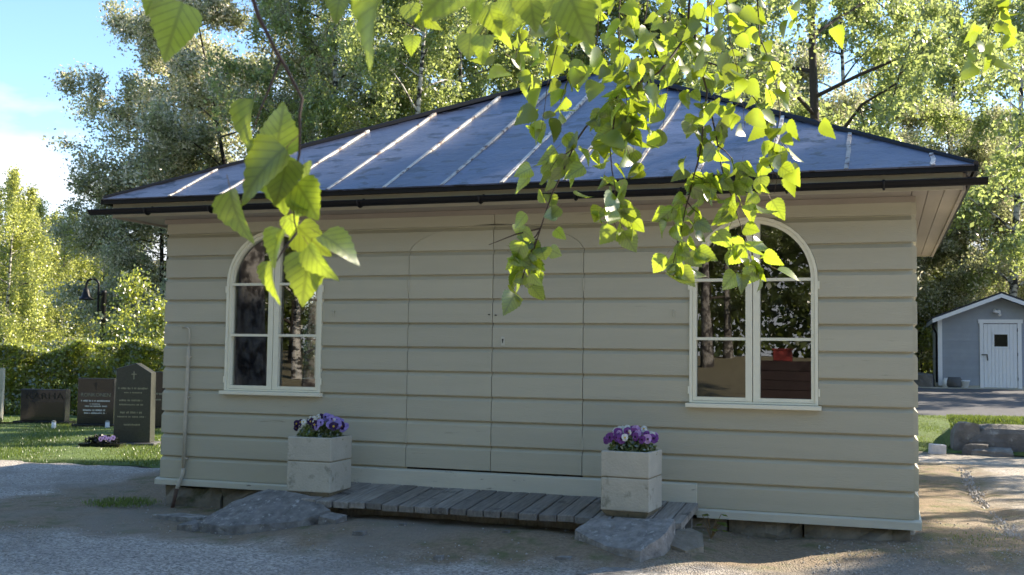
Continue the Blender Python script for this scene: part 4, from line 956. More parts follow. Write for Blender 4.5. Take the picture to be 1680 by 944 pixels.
MB().lathe([(0, 0.1), (0.05, 0.09), (0.06, 0.05), (0.055, 0.0), (0, 0.0)], 12, (lx_, -0.06, lz_)).tube([(lx_-0.03, -0.10, lz_+0.02), (lx_-0.14, -0.17, lz_+0.07)], [0.035, 0.055], 10).tube([(lx_+0.03, -0.10, lz_), (lx_+0.02, -0.2, lz_-0.07)], [0.03, 0.045], 10).build('wall_light', X_['white'], shed, smooth=False)
MB().tube([(-hw_-0.17, -0.02, sze-szb-0.14), (-hw_-0.17, 0.02, sze-szb-0.25), (-hw_-0.07, 0.06, sze-szb-0.45), (-hw_-0.07, 0.06, 0.15)], 0.035, 8).build('downpipe', X_['black'], shed, smooth=True)
def shed_thing(name, px, py, Y, prof, m, label, cat):
    p = atY(px, py, Y); return tag(inst(name, MB().lathe(prof, 14).mesh(name, m, True)), label, cat), p
for name, px, prof, m, label, cat in (('stone_urn', 1566, [(0, 0), (0.18, 0), (0.25, 0.08), (0.24, 0.22), (0.17, 0.33), (0.12, 0.33), (0.0, 0.30)], X_['granite_rough'], 'squat grey stone urn left of the shed door', 'urn'),
                                      ('flower_pot', 1582, [(0, 0), (0.11, 0), (0.16, 0.2), (0.17, 0.2), (0.17, 0.23), (0.14, 0.23), (0.1, 0.03), (0, 0.03)], X_['white'], 'white flower pot between stone urn and shed door', 'flower pot'),
                                      ('water_can', 1552, [(0, 0), (0.1, 0), (0.1, 0.22), (0.06, 0.26), (0.06, 0.3), (0, 0.3)], X_['white'], 'small white canister at the shed corner', 'canister')):
    p = atY(px, 637, SY-0.35); o = tag(inst(name, MB().lathe(prof, 14).mesh(name, m, True)), label, cat); o.location = (p[0], p[1], float(gh(p[0], p[1]))+0.02)
tag(MB().box(-3, 6, -0.9, -0.02, -0.3, 0.02).build('shed_apron', X_['conc']), kind='structure'); bpy.data.objects['shed_apron'].location = (sxa, SY, szb-0.005)
bd = rock('dark_boulder', [gpt(1500, 640, szb)]*0+[(6.2, 27.6), (7.9, 27.4), (8.0, 28.6), (6.4, 29)], [1.05, 0.95, 1.0, 1.1], 0.4, X_['boulder'], 'low dark rock left of the grey shed', 'boulders at the right', 44)

# kerb row and boulder wall
x = 5.6; k = 0
while x < 7.72:
    w = random.uniform(0.28, 0.5); wh = 7.0 < x+w/2 < 7.5 and not any('white' in o.name for o in col.objects if o.name.startswith('white_kerb'))
    if not wh: 
        me = stone_mesh(w-0.02, 0.2, 0.28, 60+k, 0.05); me.materials.append(X_['kerb']); o = inst('kerb_stone', me); o.location = (x+w/2, 9.55, 0.03)
        tag(o, ['rough dark kerb stone, leftmost before the building corner hides it', 'rough dark kerb stone touching the building corner in view', 'rough dark kerb stone second from the white block', 'rough dark kerb stone left beside the white block', 'rough dark kerb stone under the narrow boulder', 'rough dark kerb stone right of the white block'][k % 6], 'kerb stone', 'kerb stones along the verge')
    x += w; k += 1
p = atY(1537, 740, 9.42)
tag(MB().box(-0.115, 0.115, -0.09, 0.09, -0.1, 0.155).build('white_block', X_['kerbwhite'], bevel=0.015), 'white painted block set in the kerb beside the boulders', 'block'); bpy.data.objects['white_block'].location = (float(p[0]), 9.36, 0.0); bpy.data.objects['white_block'].rotation_euler = (0, R(3), R(10))
for k, (xc, w, h, y, lab) in enumerate(((7.70, 0.42, 0.50, 10.05, 'narrow boulder at the left end of the stone wall'), (8.32, 1.15, 0.50, 10.0, 'long lichen-grey boulder next to the white block'), (9.35, 0.9, 0.52, 10.05, 'boulder cut off by the right picture edge'), (8.05, 0.6, 0.16, 9.72, 'flat low stone at the foot of the long boulder'), (8.9, 0.55, 0.15, 9.75, 'low stone at the foot of the wall by the right picture edge'))):
    me = stone_mesh(w, 0.6, h*1.12, 80+k, 0.10, 3, 0.65); me.materials.append(X_['boulder']); o = inst('boulder', me); o.location = (xc, y, h*0.5-0.05)
    tag(o, lab, 'boulder', 'boulders at the right')
B5 = blades(9000, (7.5, 10), (10.05, 11.2), 0.03, 0.07, lambda x, y: y > 0); B5[:, :, 2] += 0.30+0.12*np.minimum(1, (B5[:, :1, 1]-10.05)*2)
mound = sheet('mound', list(np.arange(7.45, 12, 0.2)), lambda x: 10.0, lambda x: 14.5, 10, X_['lawn'], 0.0)
for v in mound.data.vertices: v.co.z += 0.38*(1-float(sm(10.6, 14.3, v.co.y)))*float(sm(7.4, 7.7, v.co.x)) + 0.02
tag(mound, kind='structure')
grassy('mound_grass', B5, 'short grass growing on top of the boulder wall')

# ------------------------------------------------------------------ trees
def tubes_fast(mb, path, rads, n): mb.tube(path, rads, n, cap=False)
def norm(v): return v/np.maximum(np.linalg.norm(v, axis=-1, keepdims=True), 1e-9)
def gen_tree(seed, H, Rr, base_h, kind, nl, nleaf, leaf, r0, stems=1):
    rg = np.random.default_rng(seed); mb = MB(); tw_a = []; tw_b = []
    for si in range(stems):
        off = np.array([rg.uniform(-0.3, 0.3), rg.uniform(-0.3, 0.3), 0])*(stems > 1); lean = np.array([rg.uniform(-0.09, 0.09), rg.uniform(-0.09, 0.09)])*(2.2 if stems > 1 else 0.6)
        hs = H*(1 if si == 0 else rg.uniform(0.7, 0.95)); K = 9
        zs = np.linspace(-0.1, hs, K); wob = np.cumsum(rg.normal(0, 0.012*H/10, (K, 2)), 0)
        tp = np.stack([off[0]+lean[0]*zs+wob[:, 0], off[1]+lean[1]*zs+wob[:, 1], zs], 1)
        rr = r0*(1-0.93*np.linspace(0, 1, K)**0.8); rr[0] *= 1.35
        mb.tube([tuple(q) for q in tp], list(rr), 9, cap=False)
        N = nl//stems
        for i in range(N):
            t = (i+rg.uniform(0, 1))/N; t = t**0.9; z = base_h+(hs*0.97-base_h)*t
            P0 = np.array([np.interp(z, zs, tp[:, 0]), np.interp(z, zs, tp[:, 1]), z]); az = i*2.399+rg.uniform(-.5, .5)+si
            if kind == 'round': prof = (math.sin(math.pi*min(1, 0.22+0.78*t))**0.7)
            elif kind == 'birch': prof = (1-t)**0.55*(0.55+0.45*min(1, t*4))+0.10
            else: prof = (1-t)**0.8*(0.7+0.3*min(1, t*5))+0.08
            Ln = Rr*prof*rg.uniform(0.75, 1.15); el = R(rg.uniform(15, 45)) if kind != 'round' else R(rg.uniform(5, 45))
            dh = np.array([math.cos(az), math.sin(az)]); pts = []
            for q in range(5):
                f_ = q/4; rise = Ln*math.tan(el)*f_*(1-0.45*f_) if kind != 'weep' else Ln*(0.8*f_-0.75*f_*f_)
                pts.append(P0+np.array([dh[0]*Ln*f_, dh[1]*Ln*f_, rise])+rg.normal(0, 0.04*Ln*f_, 3))
            pts = np.array(pts); rl = r0*0.32*(1-0.6*t)
            mb.tube([tuple(q) for q in pts], list(rl*(1-0.85*np.linspace(0, 1, 5))), 5, cap=False)
            for j in range(7):
                f_ = 0.25+0.75*(j+rg.uniform(0, 1))/7; S0 = np.array([np.interp(f_*4, range(5), pts[:, q]) for q in range(3)])
                dd = norm(np.array([dh[0], dh[1], 0.3])+rg.normal(0, 0.75, 3)); sl_ = (0.22*Ln+0.35)*rg.uniform(0.6, 1.3); S1 = S0+dd*sl_
                if kind == 'weep': S1[2] -= 0.3
                mb.tube([tuple(S0), tuple((S0+S1)/2+rg.normal(0, .04, 3)), tuple(S1)], [rl*0.3, rl*0.2, 0.004], 3, cap=False)
                for w in range(6):
                    g_ = rg.uniform(0.15, 1.0); T0 = S0+(S1-S0)*g_
                    if kind == 'birch': T1 = T0+np.array([rg.normal(0, .22), rg.normal(0, .22), -rg.uniform(0.1, 0.9)])
                    elif kind == 'weep': T1 = T0+np.array([rg.normal(0, .15), rg.normal(0, .15), -rg.uniform(0.8, 2.2)])
                    else: T1 = T0+norm(rg.normal(0, 1, 3)+np.array([0, 0, .3]))*rg.uniform(0.2, 0.6)
                    tw_a.append(T0); tw_b.append(T1)
    A = np.array(tw_a); B = np.array(tw_b); n = nleaf
    ti = rg.integers(0, len(A), n)
    # clumps: some twigs carry far more leaves than others
    wgt = rg.uniform(0.15, 1, len(A))**1.3; ti = rg.choice(len(A), n, p=wgt/wgt.sum())
    f_ = rg.uniform(0, 1, (n, 1)); c = A[ti]+(B[ti]-A[ti])*f_+rg.normal(0, 0.10 if kind != 'round' else 0.13, (n, 3))
    d = rg.normal(0, 1, (n, 3)); d[:, 2] -= 0.7 if kind != 'round' else 0.2; d = norm(d); s = norm(np.cross(d, rg.normal(0, 1, (n, 3)))); ln = rg.uniform(leaf*.7, leaf*1.3, (n, 1))
    V = np.stack([c-d*ln, c+s*ln*.62, c+d*ln, c-s*ln*.62], 1)
    # blossom racemes near twig ends
    nb_ = int(n*0.46); bi = rg.choice(len(A), nb_, p=wgt/wgt.sum()); c = B[bi]+rg.normal(0, 0.15, (nb_, 3)); d = norm(rg.normal(0, 1, (nb_, 3))+np.array([0, 0, .2])); s = norm(np.cross(d, rg.normal(0, 1, (nb_, 3)))); ln = rg.uniform(leaf*.6, leaf*1.3, (nb_, 1))
    Bl = np.stack([c-d*ln, c+s*ln*.45, c+d*ln, c-s*ln*.45], 1)
    return mb, V, Bl
PROTO = {}
def proto(key, mats, blossom, *a, **k):
    mb, V, Bl = gen_tree(*a, **k)
    e = empty('tree'); mb.build('trunk', mats[0], e, smooth=True, fix=False)
    tag(quads_obj('crown', V, mats[1], e), kind='stuff')
    if blossom: tag(quads_obj('blossom', Bl, X_['blossom'], e), kind='stuff')
    PROTO[key] = [e, False]
proto('birchA', (X_['birch'], X_['leaf_birch']), False, 1, 17, 3.6, 3.0, 'birch', 32, 62000, 0.052, 0.17)
proto('birchB', (X_['birch'], X_['leaf_birch']), False, 2, 15, 3.2, 2.2, 'birch', 28, 52000, 0.052, 0.15)
proto('weep', (X_['birch'], X_['leaf_far']), False, 3, 11, 4.2, 1.6, 'weep', 24, 30000, 0.062, 0.13)
proto('cherryA', (X_['bark'], X_['leaf_silver']), True, 4, 12.5, 3.9, 0.6, 'round', 48, 95000, 0.050, 0.16, stems=3)
proto('cherryB', (X_['bark'], X_['leaf_silver']), True, 5, 9.5, 3.4, 0.3, 'round', 44, 80000, 0.048, 0.13, stems=3)
proto('dark', (X_['bark'], X_['leaf_dark']), False, 6, 14, 3.4, 1.2, 'round', 30, 42000, 0.07, 0.2)
proto('shrub', (X_['bark'], X_['leaf_hedge']), False, 8, 3.2, 1.5, 0.1, 'round', 20, 14000, 0.05, 0.05, stems=4)
def tree(key, px, dist, rz, sc, label, group, name, szs=1.0, xy=None):
    e, used = PROTO[key]
    o = e if not used else copy_tree(e)
    PROTO[key][1] = True
    x, y = gp(px, dist) if xy is None else xy
    o.location = (x, y, float(gh(x, y))-0.05); o.rotation_euler = (0, 0, rz); o.scale = (sc, sc, sc*szs); o.name = name
    tag(o, label, 'shrub' if key == 'shrub' else 'tree', group); return o
GB, GC, GF = 'birches behind the building', 'blossoming trees round the churchyard', 'trees out of the frame'
tree('cherryA', 345, 42, 0.3, 1.27, 'large silvery green tree with white blossom behind the left roof end', GC, 'bird_cherry_tree')
tree('cherryB', 258, 42, 1.9, 1.02, 'lower silvery tree with drooping outline, right of the lamp post', GC, 'bird_cherry_tree')
tree('cherryA', 455, 38, 3.9, 1.13, 'silvery blossoming tree between the big silvery tree and the birches', GC, 'bird_cherry_tree')
tree('birchA', 545, 35, 0.0, 1.1, 'tall light green birch rising over the left half of the roof', GB, 'birch_tree')
tree('birchB', 650, 32.5, 1.2, 1.08, 'airy birch with visible grey trunk over the roof middle', GB, 'birch_tree')
tree('birchA', 770, 36, 2.2, 1.04, 'pale birch over the roof middle', GB, 'birch_tree')
tree('birchB', 885, 38, 4.0, 1.25, 'birch behind the top of the roof, left of the apex', GB, 'birch_tree')
tree('birchA', 700, 60, 5.1, 1.75, 'tall birch farthest back over the roof middle', GB, 'birch_tree')
tree('dark', 1020, 41, 0.5, 1.25, 'darker green tree behind the roof apex', GB, 'broadleaf_tree')
tree('birchA', 1130, 43, 5.0, 1.22, 'birch behind the roof right of the apex', GB, 'birch_tree')
tree('cherryB', 1255, 33, 0.7, 1.1, 'blossoming tree above the right roof slope', GC, 'bird_cherry_tree')
tree('cherryA', 1415, 45, 2.6, 0.95, 'blossoming tree above the right eave end', GC, 'bird_cherry_tree')
tree('cherryB', 1590, 46, 4.4, 1.15, 'grey-green blossoming tree rising left of the shed roof', GC, 'bird_cherry_tree')
tree('cherryA', 1700, 47, 5.6, 0.95, 'blossoming tree behind the shed at the right edge', GC, 'bird_cherry_tree')
tree('birchB', 1400, 44, 2.9, 1.35, 'yellow-green birch high above the right roof slope', GB, 'birch_tree')
tree('birchA', 1540, 52, 3.5, 1.25, 'birch far behind the right roof corner', GB, 'birch_tree')
tree('birchB', 1655, 42, 0.2, 1.2, 'birch with forked dark trunk at the top right', GB, 'birch_tree')
tree('weep', 5, 52, 0.4, 0.86, 'pale yellow-green weeping birch at the left edge', GB, 'weeping_birch_tree')
tree('weep', 100, 54, 2.0, 0.74, 'sunlit weeping birch just left of the lamp post', GB, 'weeping_birch_tree')
tree('weep', -80, 58, 4.0, 1.0, 'weeping birch half cut by the left edge', GB, 'weeping_birch_tree')
tree('weep', 165, 56, 5.2, 0.74, 'weeping birch behind the lamp post', GB, 'weeping_birch_tree')
tree('weep', 55, 60, 3.0, 0.85, 'weeping birch seen between the two leftmost ones', GB, 'weeping_birch_tree')
tree('dark', 190, 66, 1.2, 0.78, 'dark narrow tree far behind the lamp', GB, 'broadleaf_tree')
tree('shrub', 1512, 44, 0.4, 1.1, 'green shrub between the building and the shed', 'shrubs by the shed', 'shrub')
tree('shrub', 1545, 48, 1.4, 1.5, 'tall shrub behind the left side of the shed', 'shrubs by the shed', 'shrub')
tree('shrub', 262, 27.5, 2.2, 0.9, 'yellow-green sunlit shrub beside the left building corner', 'shrubs by the hedge', 'shrub')

# ------------------------------------------------------------------ far woodland that reads as one mass
def wood(name, n, a0, a1, d0, d1, h, label, seed):
    rg = np.random.default_rng(seed); a = rg.uniform(R(a0), R(a1), n); dd = rg.uniform(d0, d1, n); top = h*(0.7+0.25*np.sin(a*17+1)+0.2*np.sin(a*41))
    z = rg.beta(1.1, 1.0, n)*top; x = CAM[0]+np.sin(a)*dd; y = CAM[1]+np.cos(a)*dd
    c = np.stack([x, y, z+gh(x, y)], 1); d = norm(rg.normal(0, 1, (n, 3))); s = norm(np.cross(d, rg.normal(0, 1, (n, 3)))); ln = rg.uniform(0.14, 0.36, (n, 1))
    return tag(quads_obj(name, np.stack([c-d*ln, c+s*ln*.6, c+d*ln, c-s*ln*.6], 1), X_['leaf_dark']), label, 'woodland', kind='stuff')
wood('woodland', 60000, -62, 22, 62, 76, 7.5, 'distant green woodland behind all the trees', 5)
wood('rear_woodland', 110000, 120, 262, 36, 50, 20, 'dark woodland facing the building, mirrored in its windows', 6)

# ------------------------------------------------------------------ trees outside the frame: shade on the roof and lawn, and what the windows mirror
def refl(px, py, s_):                  # a point seen mirrored in the front window panes
    p = atY(px, py, 0.0); d = ray(px, py); d = d/np.linalg.norm(d); d = np.array([d[0], -d[1], d[2]]); return p+d*s_
X_['oldbark'] = mat('old_birch_bark', (0.24, 0.225, 0.20), 0.85, 0.3, 9, 0.6, 20, dirt=(0.035, 0.03, 0.027), dscale=4.5, dthr=(0.44, 0.56), dstretch=(1, 1, 0.8))
proto('old_birch', (X_['oldbark'], X_['leaf_birch']), False, 9, 16, 4.0, 4.6, 'birch', 24, 26000, 0.06, 0.24)
proto('tall', (X_['bark'], X_['leaf_birch']), False, 12, 16, 4.2, 4.6, 'birch', 22, 40000, 0.055, 0.21)
tree('tall', 1343, 27, 0.6, 1.0, 'tall tree with thick dark trunk over the right roof slope', GB, 'broadleaf_tree')
sunh = np.array([math.sin(SUN_AZ), math.cos(SUN_AZ)])
def sunward(x, y, s_): return (x+sunh[0]*s_, y+sunh[1]*s_)
tree('birchA', 0, 0, 1.0, 1.0, 'birch standing to the right of the building', GF, 'birch_tree', xy=sunward(6.4, 0.7, 11.5))
tree('dark', 0, 0, 2.5, 1.0, 'unseen dark tree added right of the shed to shade the road', GF, 'broadleaf_tree', xy=(17.2, 28.6))  # out of view, put in for its shade on the road
tree('birchB', 0, 0, 2.0, 1.05, 'birch behind the first one to the right of the building', GF, 'birch_tree', xy=sunward(0.2, 2.2, 14))
q = refl(412, 520, 6.0); tree('old_birch', 0, 0, 0.2, 1.0, 'old birch mirrored in the left window', GF, 'birch_tree', xy=(q[0], q[1]))
q = refl(1160, 520, 26); tree('old_birch', 0, 0, 1.2, 0.75, 'birch with pale trunk mirrored in the right window', GF, 'birch_tree', xy=(q[0], q[1]))
q = refl(1195, 520, 30); tree('old_birch', 0, 0, 2.6, 0.6, 'thin pale birch mirrored in the right window', GF, 'birch_tree', xy=(q[0], q[1]))
q = refl(515, 520, 12); tree('old_birch', 0, 0, 4.0, 0.9, 'birch mirrored in the right half of the left window', GF, 'birch_tree', xy=(q[0], q[1]))
for k, (x_, y_, key, sc, lab) in enumerate(((5.4, -33, 'dark', 1.0, 'dark tree facing the middle of the building'), (0.5, -31, 'dark', 0.9, 'dark tree facing the left half of the building'), (-5, -27, 'dark', 0.85, 'dark tree behind the old birch'), (-10, -20, 'birchB', 0.9, 'birch far left behind the photographer'), (-13, -25, 'dark', 1.0, 'dark tree far left behind the photographer'), (10, -31, 'birchA', 0.9, 'birch straight behind the photographer'))):
    tree(key, 0, 0, 0.7*k, sc, lab, GF, 'background_tree', xy=(x_, y_))
# a maroon plank bin with a red box, mirrored in the right window
q0, q1 = refl(1236, 600, 15), refl(1345, 600, 15)
bz = float(gh(q0[0], q0[1])); bw = abs(q1[0]-q0[0]); 
bin_ = tag(empty('timber_bin', ((q0[0]+q1[0])/2, (q0[1]+q1[1])/2, bz)), 'dark maroon timber bin mirrored in the right window', 'bin')
for k in range(6): MB().box(-bw/2, bw/2, -0.5, 0.5, 0.02+k*0.2, 0.21+k*0.2).build('plank', X_['maroon'], bin_)
bxr = tag(empty('red_box', ((q0[0]+q1[0])/2-0.05, (q0[1]+q1[1])/2+0.2, bz+1.21)), 'small red box standing on the maroon bin', 'box')
MB().box(-0.19, 0.19, -0.15, 0.15, 0, 0.22).build('body', X_['red'], bxr, bevel=0.01); MB().box(-0.21, 0.21, -0.17, 0.17, 0.221, 0.26).build('lid', X_['red'], bxr, bevel=0.01)

# ------------------------------------------------------------------ the birch whose branches hang into the picture
def leaf_mesh(seed, fold, curl, wid):
    rs4 = random.Random(seed); K = 17; V = []; F = []
    mid = []; lf = []; rg_ = []
    for i in range(K):
        t = i/(K-1); w = wid*math.sin(math.pi*min(1, t**0.66*0.99+0.008))**0.80*(1-0.30*t)*1.12
        z = -curl*t*t; mid.append((0.02*math.sin(3*t+seed), t, z))
        if 0 < i < K-1:
            for side, lst in ((-1, lf), (1, rg_)):
                ser = 1+(0.05 if i % 2 else -0.05)+rs4.uniform(-0.03, 0.03); ww = w*ser
                lst.append((side*ww+mid[-1][0], t-0.04+(0.018 if i % 2 else 0), z+fold*ww*(1 if side > 0 else 0.8)+0.03*math.sin(5*t+side)))
    V = mid+lf+rg_; o1 = K; o2 = K+K-2
    for o_, fl in ((o1, True), (o2, False)):
        n_ = K-2; q_ = []
        q_.append((0, o_, 1))
        for i in range(n_-1): q_.append((1+i, o_+i, o_+i+1, 2+i))
        q_.append((K-2, o_+n_-1, K-1))
        F += [tuple(reversed(a)) if fl else a for a in q_]
    b = len(V); V += [(0.006, 0.0, 0), (-0.006, 0.0, 0), (0, 0.0, -0.012), (0.006, -0.28, 0.03), (-0.006, -0.28, 0.03), (0, -0.28, 0.018)]
    P = [(b, b+1, b+4, b+3), (b+1, b+2, b+5, b+4), (b+2, b, b+3, b+5)]
    me = bpy.data.meshes.new('leaf'); me.from_pydata(V, [], F+P); me.materials.append(X_['leaf_fg']); me.materials.append(X_['twig_young'])
    me.polygons.foreach_set('material_index', [0]*len(F)+[1]*3); me.polygons.foreach_set('use_smooth', [True]*len(me.polygons)); me.update(); return me
LM = [leaf_mesh(1, 0.22, 0.16, 0.40), leaf_mesh(2, 0.40, 0.32, 0.38), leaf_mesh(3, 0.12, -0.20, 0.42), leaf_mesh(4, 0.60, 0.40, 0.36), leaf_mesh(5, 0.32, 0.10, 0.37)]
fgb = tag(empty('birch_tree', (9.7, -10.8, 0)), 'birch whose leafy twigs hang into the picture from the top', 'tree')
FO = Vector((9.7, -10.8, 0))
mbt, Vt, _ = gen_tree(33, 13, 3.0, 5.5, 'birch', 20, 14000, 0.05, 0.2)
mbt.build('trunk', X_['birch'], fgb, smooth=True, fix=False); tag(quads_obj('crown', Vt, X_['leaf_birch'], fgb), kind='stuff')
limbs = [[(9.7, -10.8, 3.0), (8.8, -9.5, 3.7), (7.6, -8.2, 3.9), (6.4, -7.2, 3.7), (5.3, -6.7, 3.3)], [(9.7, -10.8, 3.3), (8.2, -9.9, 3.7), (6.7, -8.7, 3.5), (5.9, -8.2, 3.2), (5.4, -7.9, 2.9)]]
for l_ in limbs: MB().tube([Vector(q)-FO for q in l_], [0.05, 0.04, 0.028, 0.018, 0.008], 8).build('limb', X_['bark'], fgb, smooth=True)
def on_limb(P, l_):
    best = None
    for a, b in zip(l_, l_[1:]):
        a, b = Vector(a), Vector(b)
        for t in np.linspace(0, 1, 9):
            q = a.lerp(b, t); d = (q.xy-P.xy).length
            if best is None or d < best[0]: best = (d, q)
    return best[1]
RL = random.Random(99); LEAVES = [0]; EXTRA = MB()
def put_leaf(br, base, d, n, length, me=None):
    d = d.normalized(); n = (n-d*n.dot(d)); n = n.normalized() if n.length > 1e-4 else d.orthogonal().normalized(); x = d.cross(n).normalized()
    b = base+d*length*0.28-FO
    m_ = Matrix(((x.x, d.x, n.x, b.x), (x.y, d.y, n.y, b.y), (x.z, d.z, n.z, b.z), (0, 0, 0, 1))) @ Matrix.Scale(length, 4)
    me = me or RL.choice(LM)
    if LEAVES[0] >= 298:
        n0 = len(EXTRA.v); EXTRA.v += [tuple(m_ @ v.co) for v in me.vertices]; EXTRA.f += [tuple(n0+i for i in p.vertices) for p in me.polygons]; EXTRA.m += [p.material_index for p in me.polygons]
    else:
        o = inst('leaf', me, br); o.matrix_local = m_
    LEAVES[0] += 1
def leaf_px(br, b, t, dist, roll, var=None):
    B = Vector(at(b[0], b[1], dist)); T = Vector(at(t[0], t[1], dist-0.01)); d = T-B; v = (Vector(CAM)-B).normalized(); s_ = d.cross(v).normalized()
    put_leaf(br, B-d.normalized()*d.length*0.28, d, v*math.cos(roll)+s_*math.sin(roll), d.length, var)
def make_branch(pts, limb, r_, extra=(), hook=True):
    P = [Vector(at(*q)) for q in pts]; top = on_limb(P[0], limbs[limb]); path = []
    if hook:
        mid = P[0].lerp(top, 0.55)+Vector((0, 0, 0.12)); path = [top, mid]
    path += P; k = len(path); mb = MB()
    # finer path
    fine = []
    for i in range(k-1):
        for t in (0, 0.5): fine.append(path[i].lerp(path[i+1], t)+(Vector((RL.gauss(0, 1), RL.gauss(0, 1), RL.gauss(0, 1)))*0.0013 if t else Vector((0, 0, 0))))
    fine.append(path[-1]); m = len(fine)
    mb.tube([q-FO for q in fine], [r_*(1-0.75*i/(m-1)) for i in range(m)], 6)
    for ex in extra:
        e_ = [Vector(at(*q))-FO for q in ex]; mb.tube(e_, [r_*0.55*(1-0.6*i/(len(e_)-1)) for i in range(len(e_))], 5)
    return mb.build('branch', X_['twig'], fgb, smooth=True), P
def foliate(br, P, step, per, size, start=0.0, spread=1.0):
    acc = 0.0; side = 1
    for a, b in zip(P, P[1:]):
        L_ = (b-a).length; t = acc
        while t < L_:
            q = a.lerp(b, t/L_)
            for _ in range(per if RL.random() < 0.75 else per+1):
                az = RL.uniform(0, 6.283); side = -side
                d = Vector((math.cos(az)*0.75, math.sin(az)*0.75, -RL.uniform(0.25, 1.1)))
                n = Vector((RL.gauss(0, 1), RL.gauss(0, 1)-0.35, RL.gauss(0, 0.55)+0.15))
                off = Vector((RL.gauss(0, 1), RL.gauss(0, 1), RL.gauss(0, 0.5)))*0.020*spread
                put_leaf(br, q+off, d, n, RL.uniform(0.65, 1.15)*size)
            t += step*RL.uniform(0.75, 1.3)
        acc = t-L_
# strands at about two metres (pixel column, row, metres)
STR = [
 ([(887, 375, 2.0), (868, 398, 2.0), (848, 418, 2.0), (840, 445, 2.0)], 0.0014, [], 0.024, 2),
 ([(880, 392, 2.0), (866, 430, 2.0), (856, 472, 2.0)], 0.0014, [], 0.024, 2),
 ([(1008, 318, 2.0), (1003, 348, 2.0), (1012, 378, 2.0)], 0.0014, [], 0.022, 2),
 ([(1126, 330, 2.1), (1148, 352, 2.1), (1156, 376, 2.1)], 0.0014, [], 0.025, 2),
 ([(1112, 395, 2.1), (1106, 425, 2.1), (1100, 452, 2.1)], 0.0014, [], 0.020, 2),
 ([(1222, 385, 2.1), (1233, 415, 2.1), (1238, 445, 2.1)], 0.0014, [], 0.021, 2),
 ([(1136, 285, 2.1), (1162, 300, 2.1), (1182, 330, 2.1)], 0.0014, [], 0.024, 2),
 ([(1262, 270, 2.2), (1276, 290, 2.2), (1270, 318, 2.2)], 0.0014, [], 0.020, 1),
 ([(940, 245, 2.0), (915, 260, 2.0), (900, 285, 2.0)], 0.0014, [], 0.025, 2),
 ([(1006, 215, 2.0), (1028, 240, 2.0), (1034, 270, 2.0)], 0.0014, [], 0.025, 2),
 ([(1178, 240, 2.1), (1200, 260, 2.1), (1215, 290, 2.1)], 0.0014, [], 0.025, 2),
 ([(1132, -10, 2.1), (1125, 60, 2.1), (1080, 120, 2.05), (1010, 155, 2.05), (960, 210, 2.05), (935, 255, 2.0), (905, 320, 2.0), (887, 375, 2.0), (862, 440, 2.0), (853, 470, 2.0)], 0.0032, [[(887, 375, 2.0), (845, 385, 2.0), (802, 402, 2.0)]], 0.030, 2),
 ([(1140, 40, 2.15), (1142, 95, 2.15), (1160, 150, 2.15), (1150, 240, 2.1), (1138, 290, 2.1), (1124, 345, 2.1), (1112, 400, 2.1), (1102, 445, 2.1)], 0.0028, [], 0.030, 2),
 ([(1163, 165, 2.15), (1178, 240, 2.12), (1190, 300, 2.1), (1208, 345, 2.1), (1220, 385, 2.1), (1236, 440, 2.1)], 0.0020, [], 0.032, 2),
 ([(1012, 150, 2.05), (1006, 210, 2.0), (1004, 280, 2.0), (1010, 330, 2.0), (1020, 375, 2.0)], 0.0018, [], 0.027, 2),
 ([(1145, 98, 2.2), (1200, 118, 2.2), (1240, 165, 2.2), (1275, 225, 2.2), (1305, 262, 2.2)], 0.0018, [], 0.030, 2),
 ([(1242, -10, 2.2), (1246, 60, 2.2), (1272, 125, 2.2), (1280, 185, 2.2), (1268, 250, 2.2), (1268, 300, 2.2)], 0.0020, [], 0.034, 2),
 ([(1285, -10, 2.4), (1315, 22, 2.4), (1350, 62, 2.4)], 0.0016, [], 0.045, 1),
 ([(1650, -20, 2.2), (1622, 45, 2.2), (1606, 105, 2.2)], 0.0018, [], 0.030, 2),
 ([(1690, 20, 2.2), (1682, 70, 2.2)], 0.0015, [], 0.03, 1),
 ([(850, -10, 1.9), (852, 55, 1.9), (843, 120, 1.9)], 0.0016, [], 0.032, 2),
 ([(905, -20, 2.0), (918, 60, 2.0), (898, 140, 2.0), (888, 215, 2.0)], 0.0018, [], 0.034, 2),
 ([(985, -20, 1.9), (980, 60, 1.9), (968, 130, 1.95)], 0.0016, [], 0.030, 2),
 ([(1065, -20, 1.9), (1055, 50, 1.9), (1045, 110, 1.95), (1050, 190, 2.0)], 0.0016, [], 0.034, 2),
 ([(940, -20, 2.1), (950, 50, 2.1), (935, 120, 2.1), (925, 170, 2.1)], 0.0016, [], 0.032, 2),
 ([(1020, -20, 2.0), (1015, 50, 2.0), (1022, 120, 2.0), (1030, 200, 2.0), (1040, 250, 2.0)], 0.0016, [], 0.032, 2),
 ([(1100, -20, 2.2), (1098, 60, 2.2), (1095, 150, 2.2), (1085, 230, 2.2)], 0.0016, [], 0.032, 2),
 ([(880, -20, 1.8), (872, 30, 1.8), (866, 75, 1.8)], 0.0016, [], 0.030, 2),
 ([(1165, -20, 2.1), (1168, 40, 2.1), (1180, 100, 2.1)], 0.0016, [], 0.032, 2),
 ([(1190, -20, 2.0), (1196, 60, 2.0), (1214, 130, 2.05), (1222, 210, 2.1)], 0.0016, [], 0.034, 2),
]
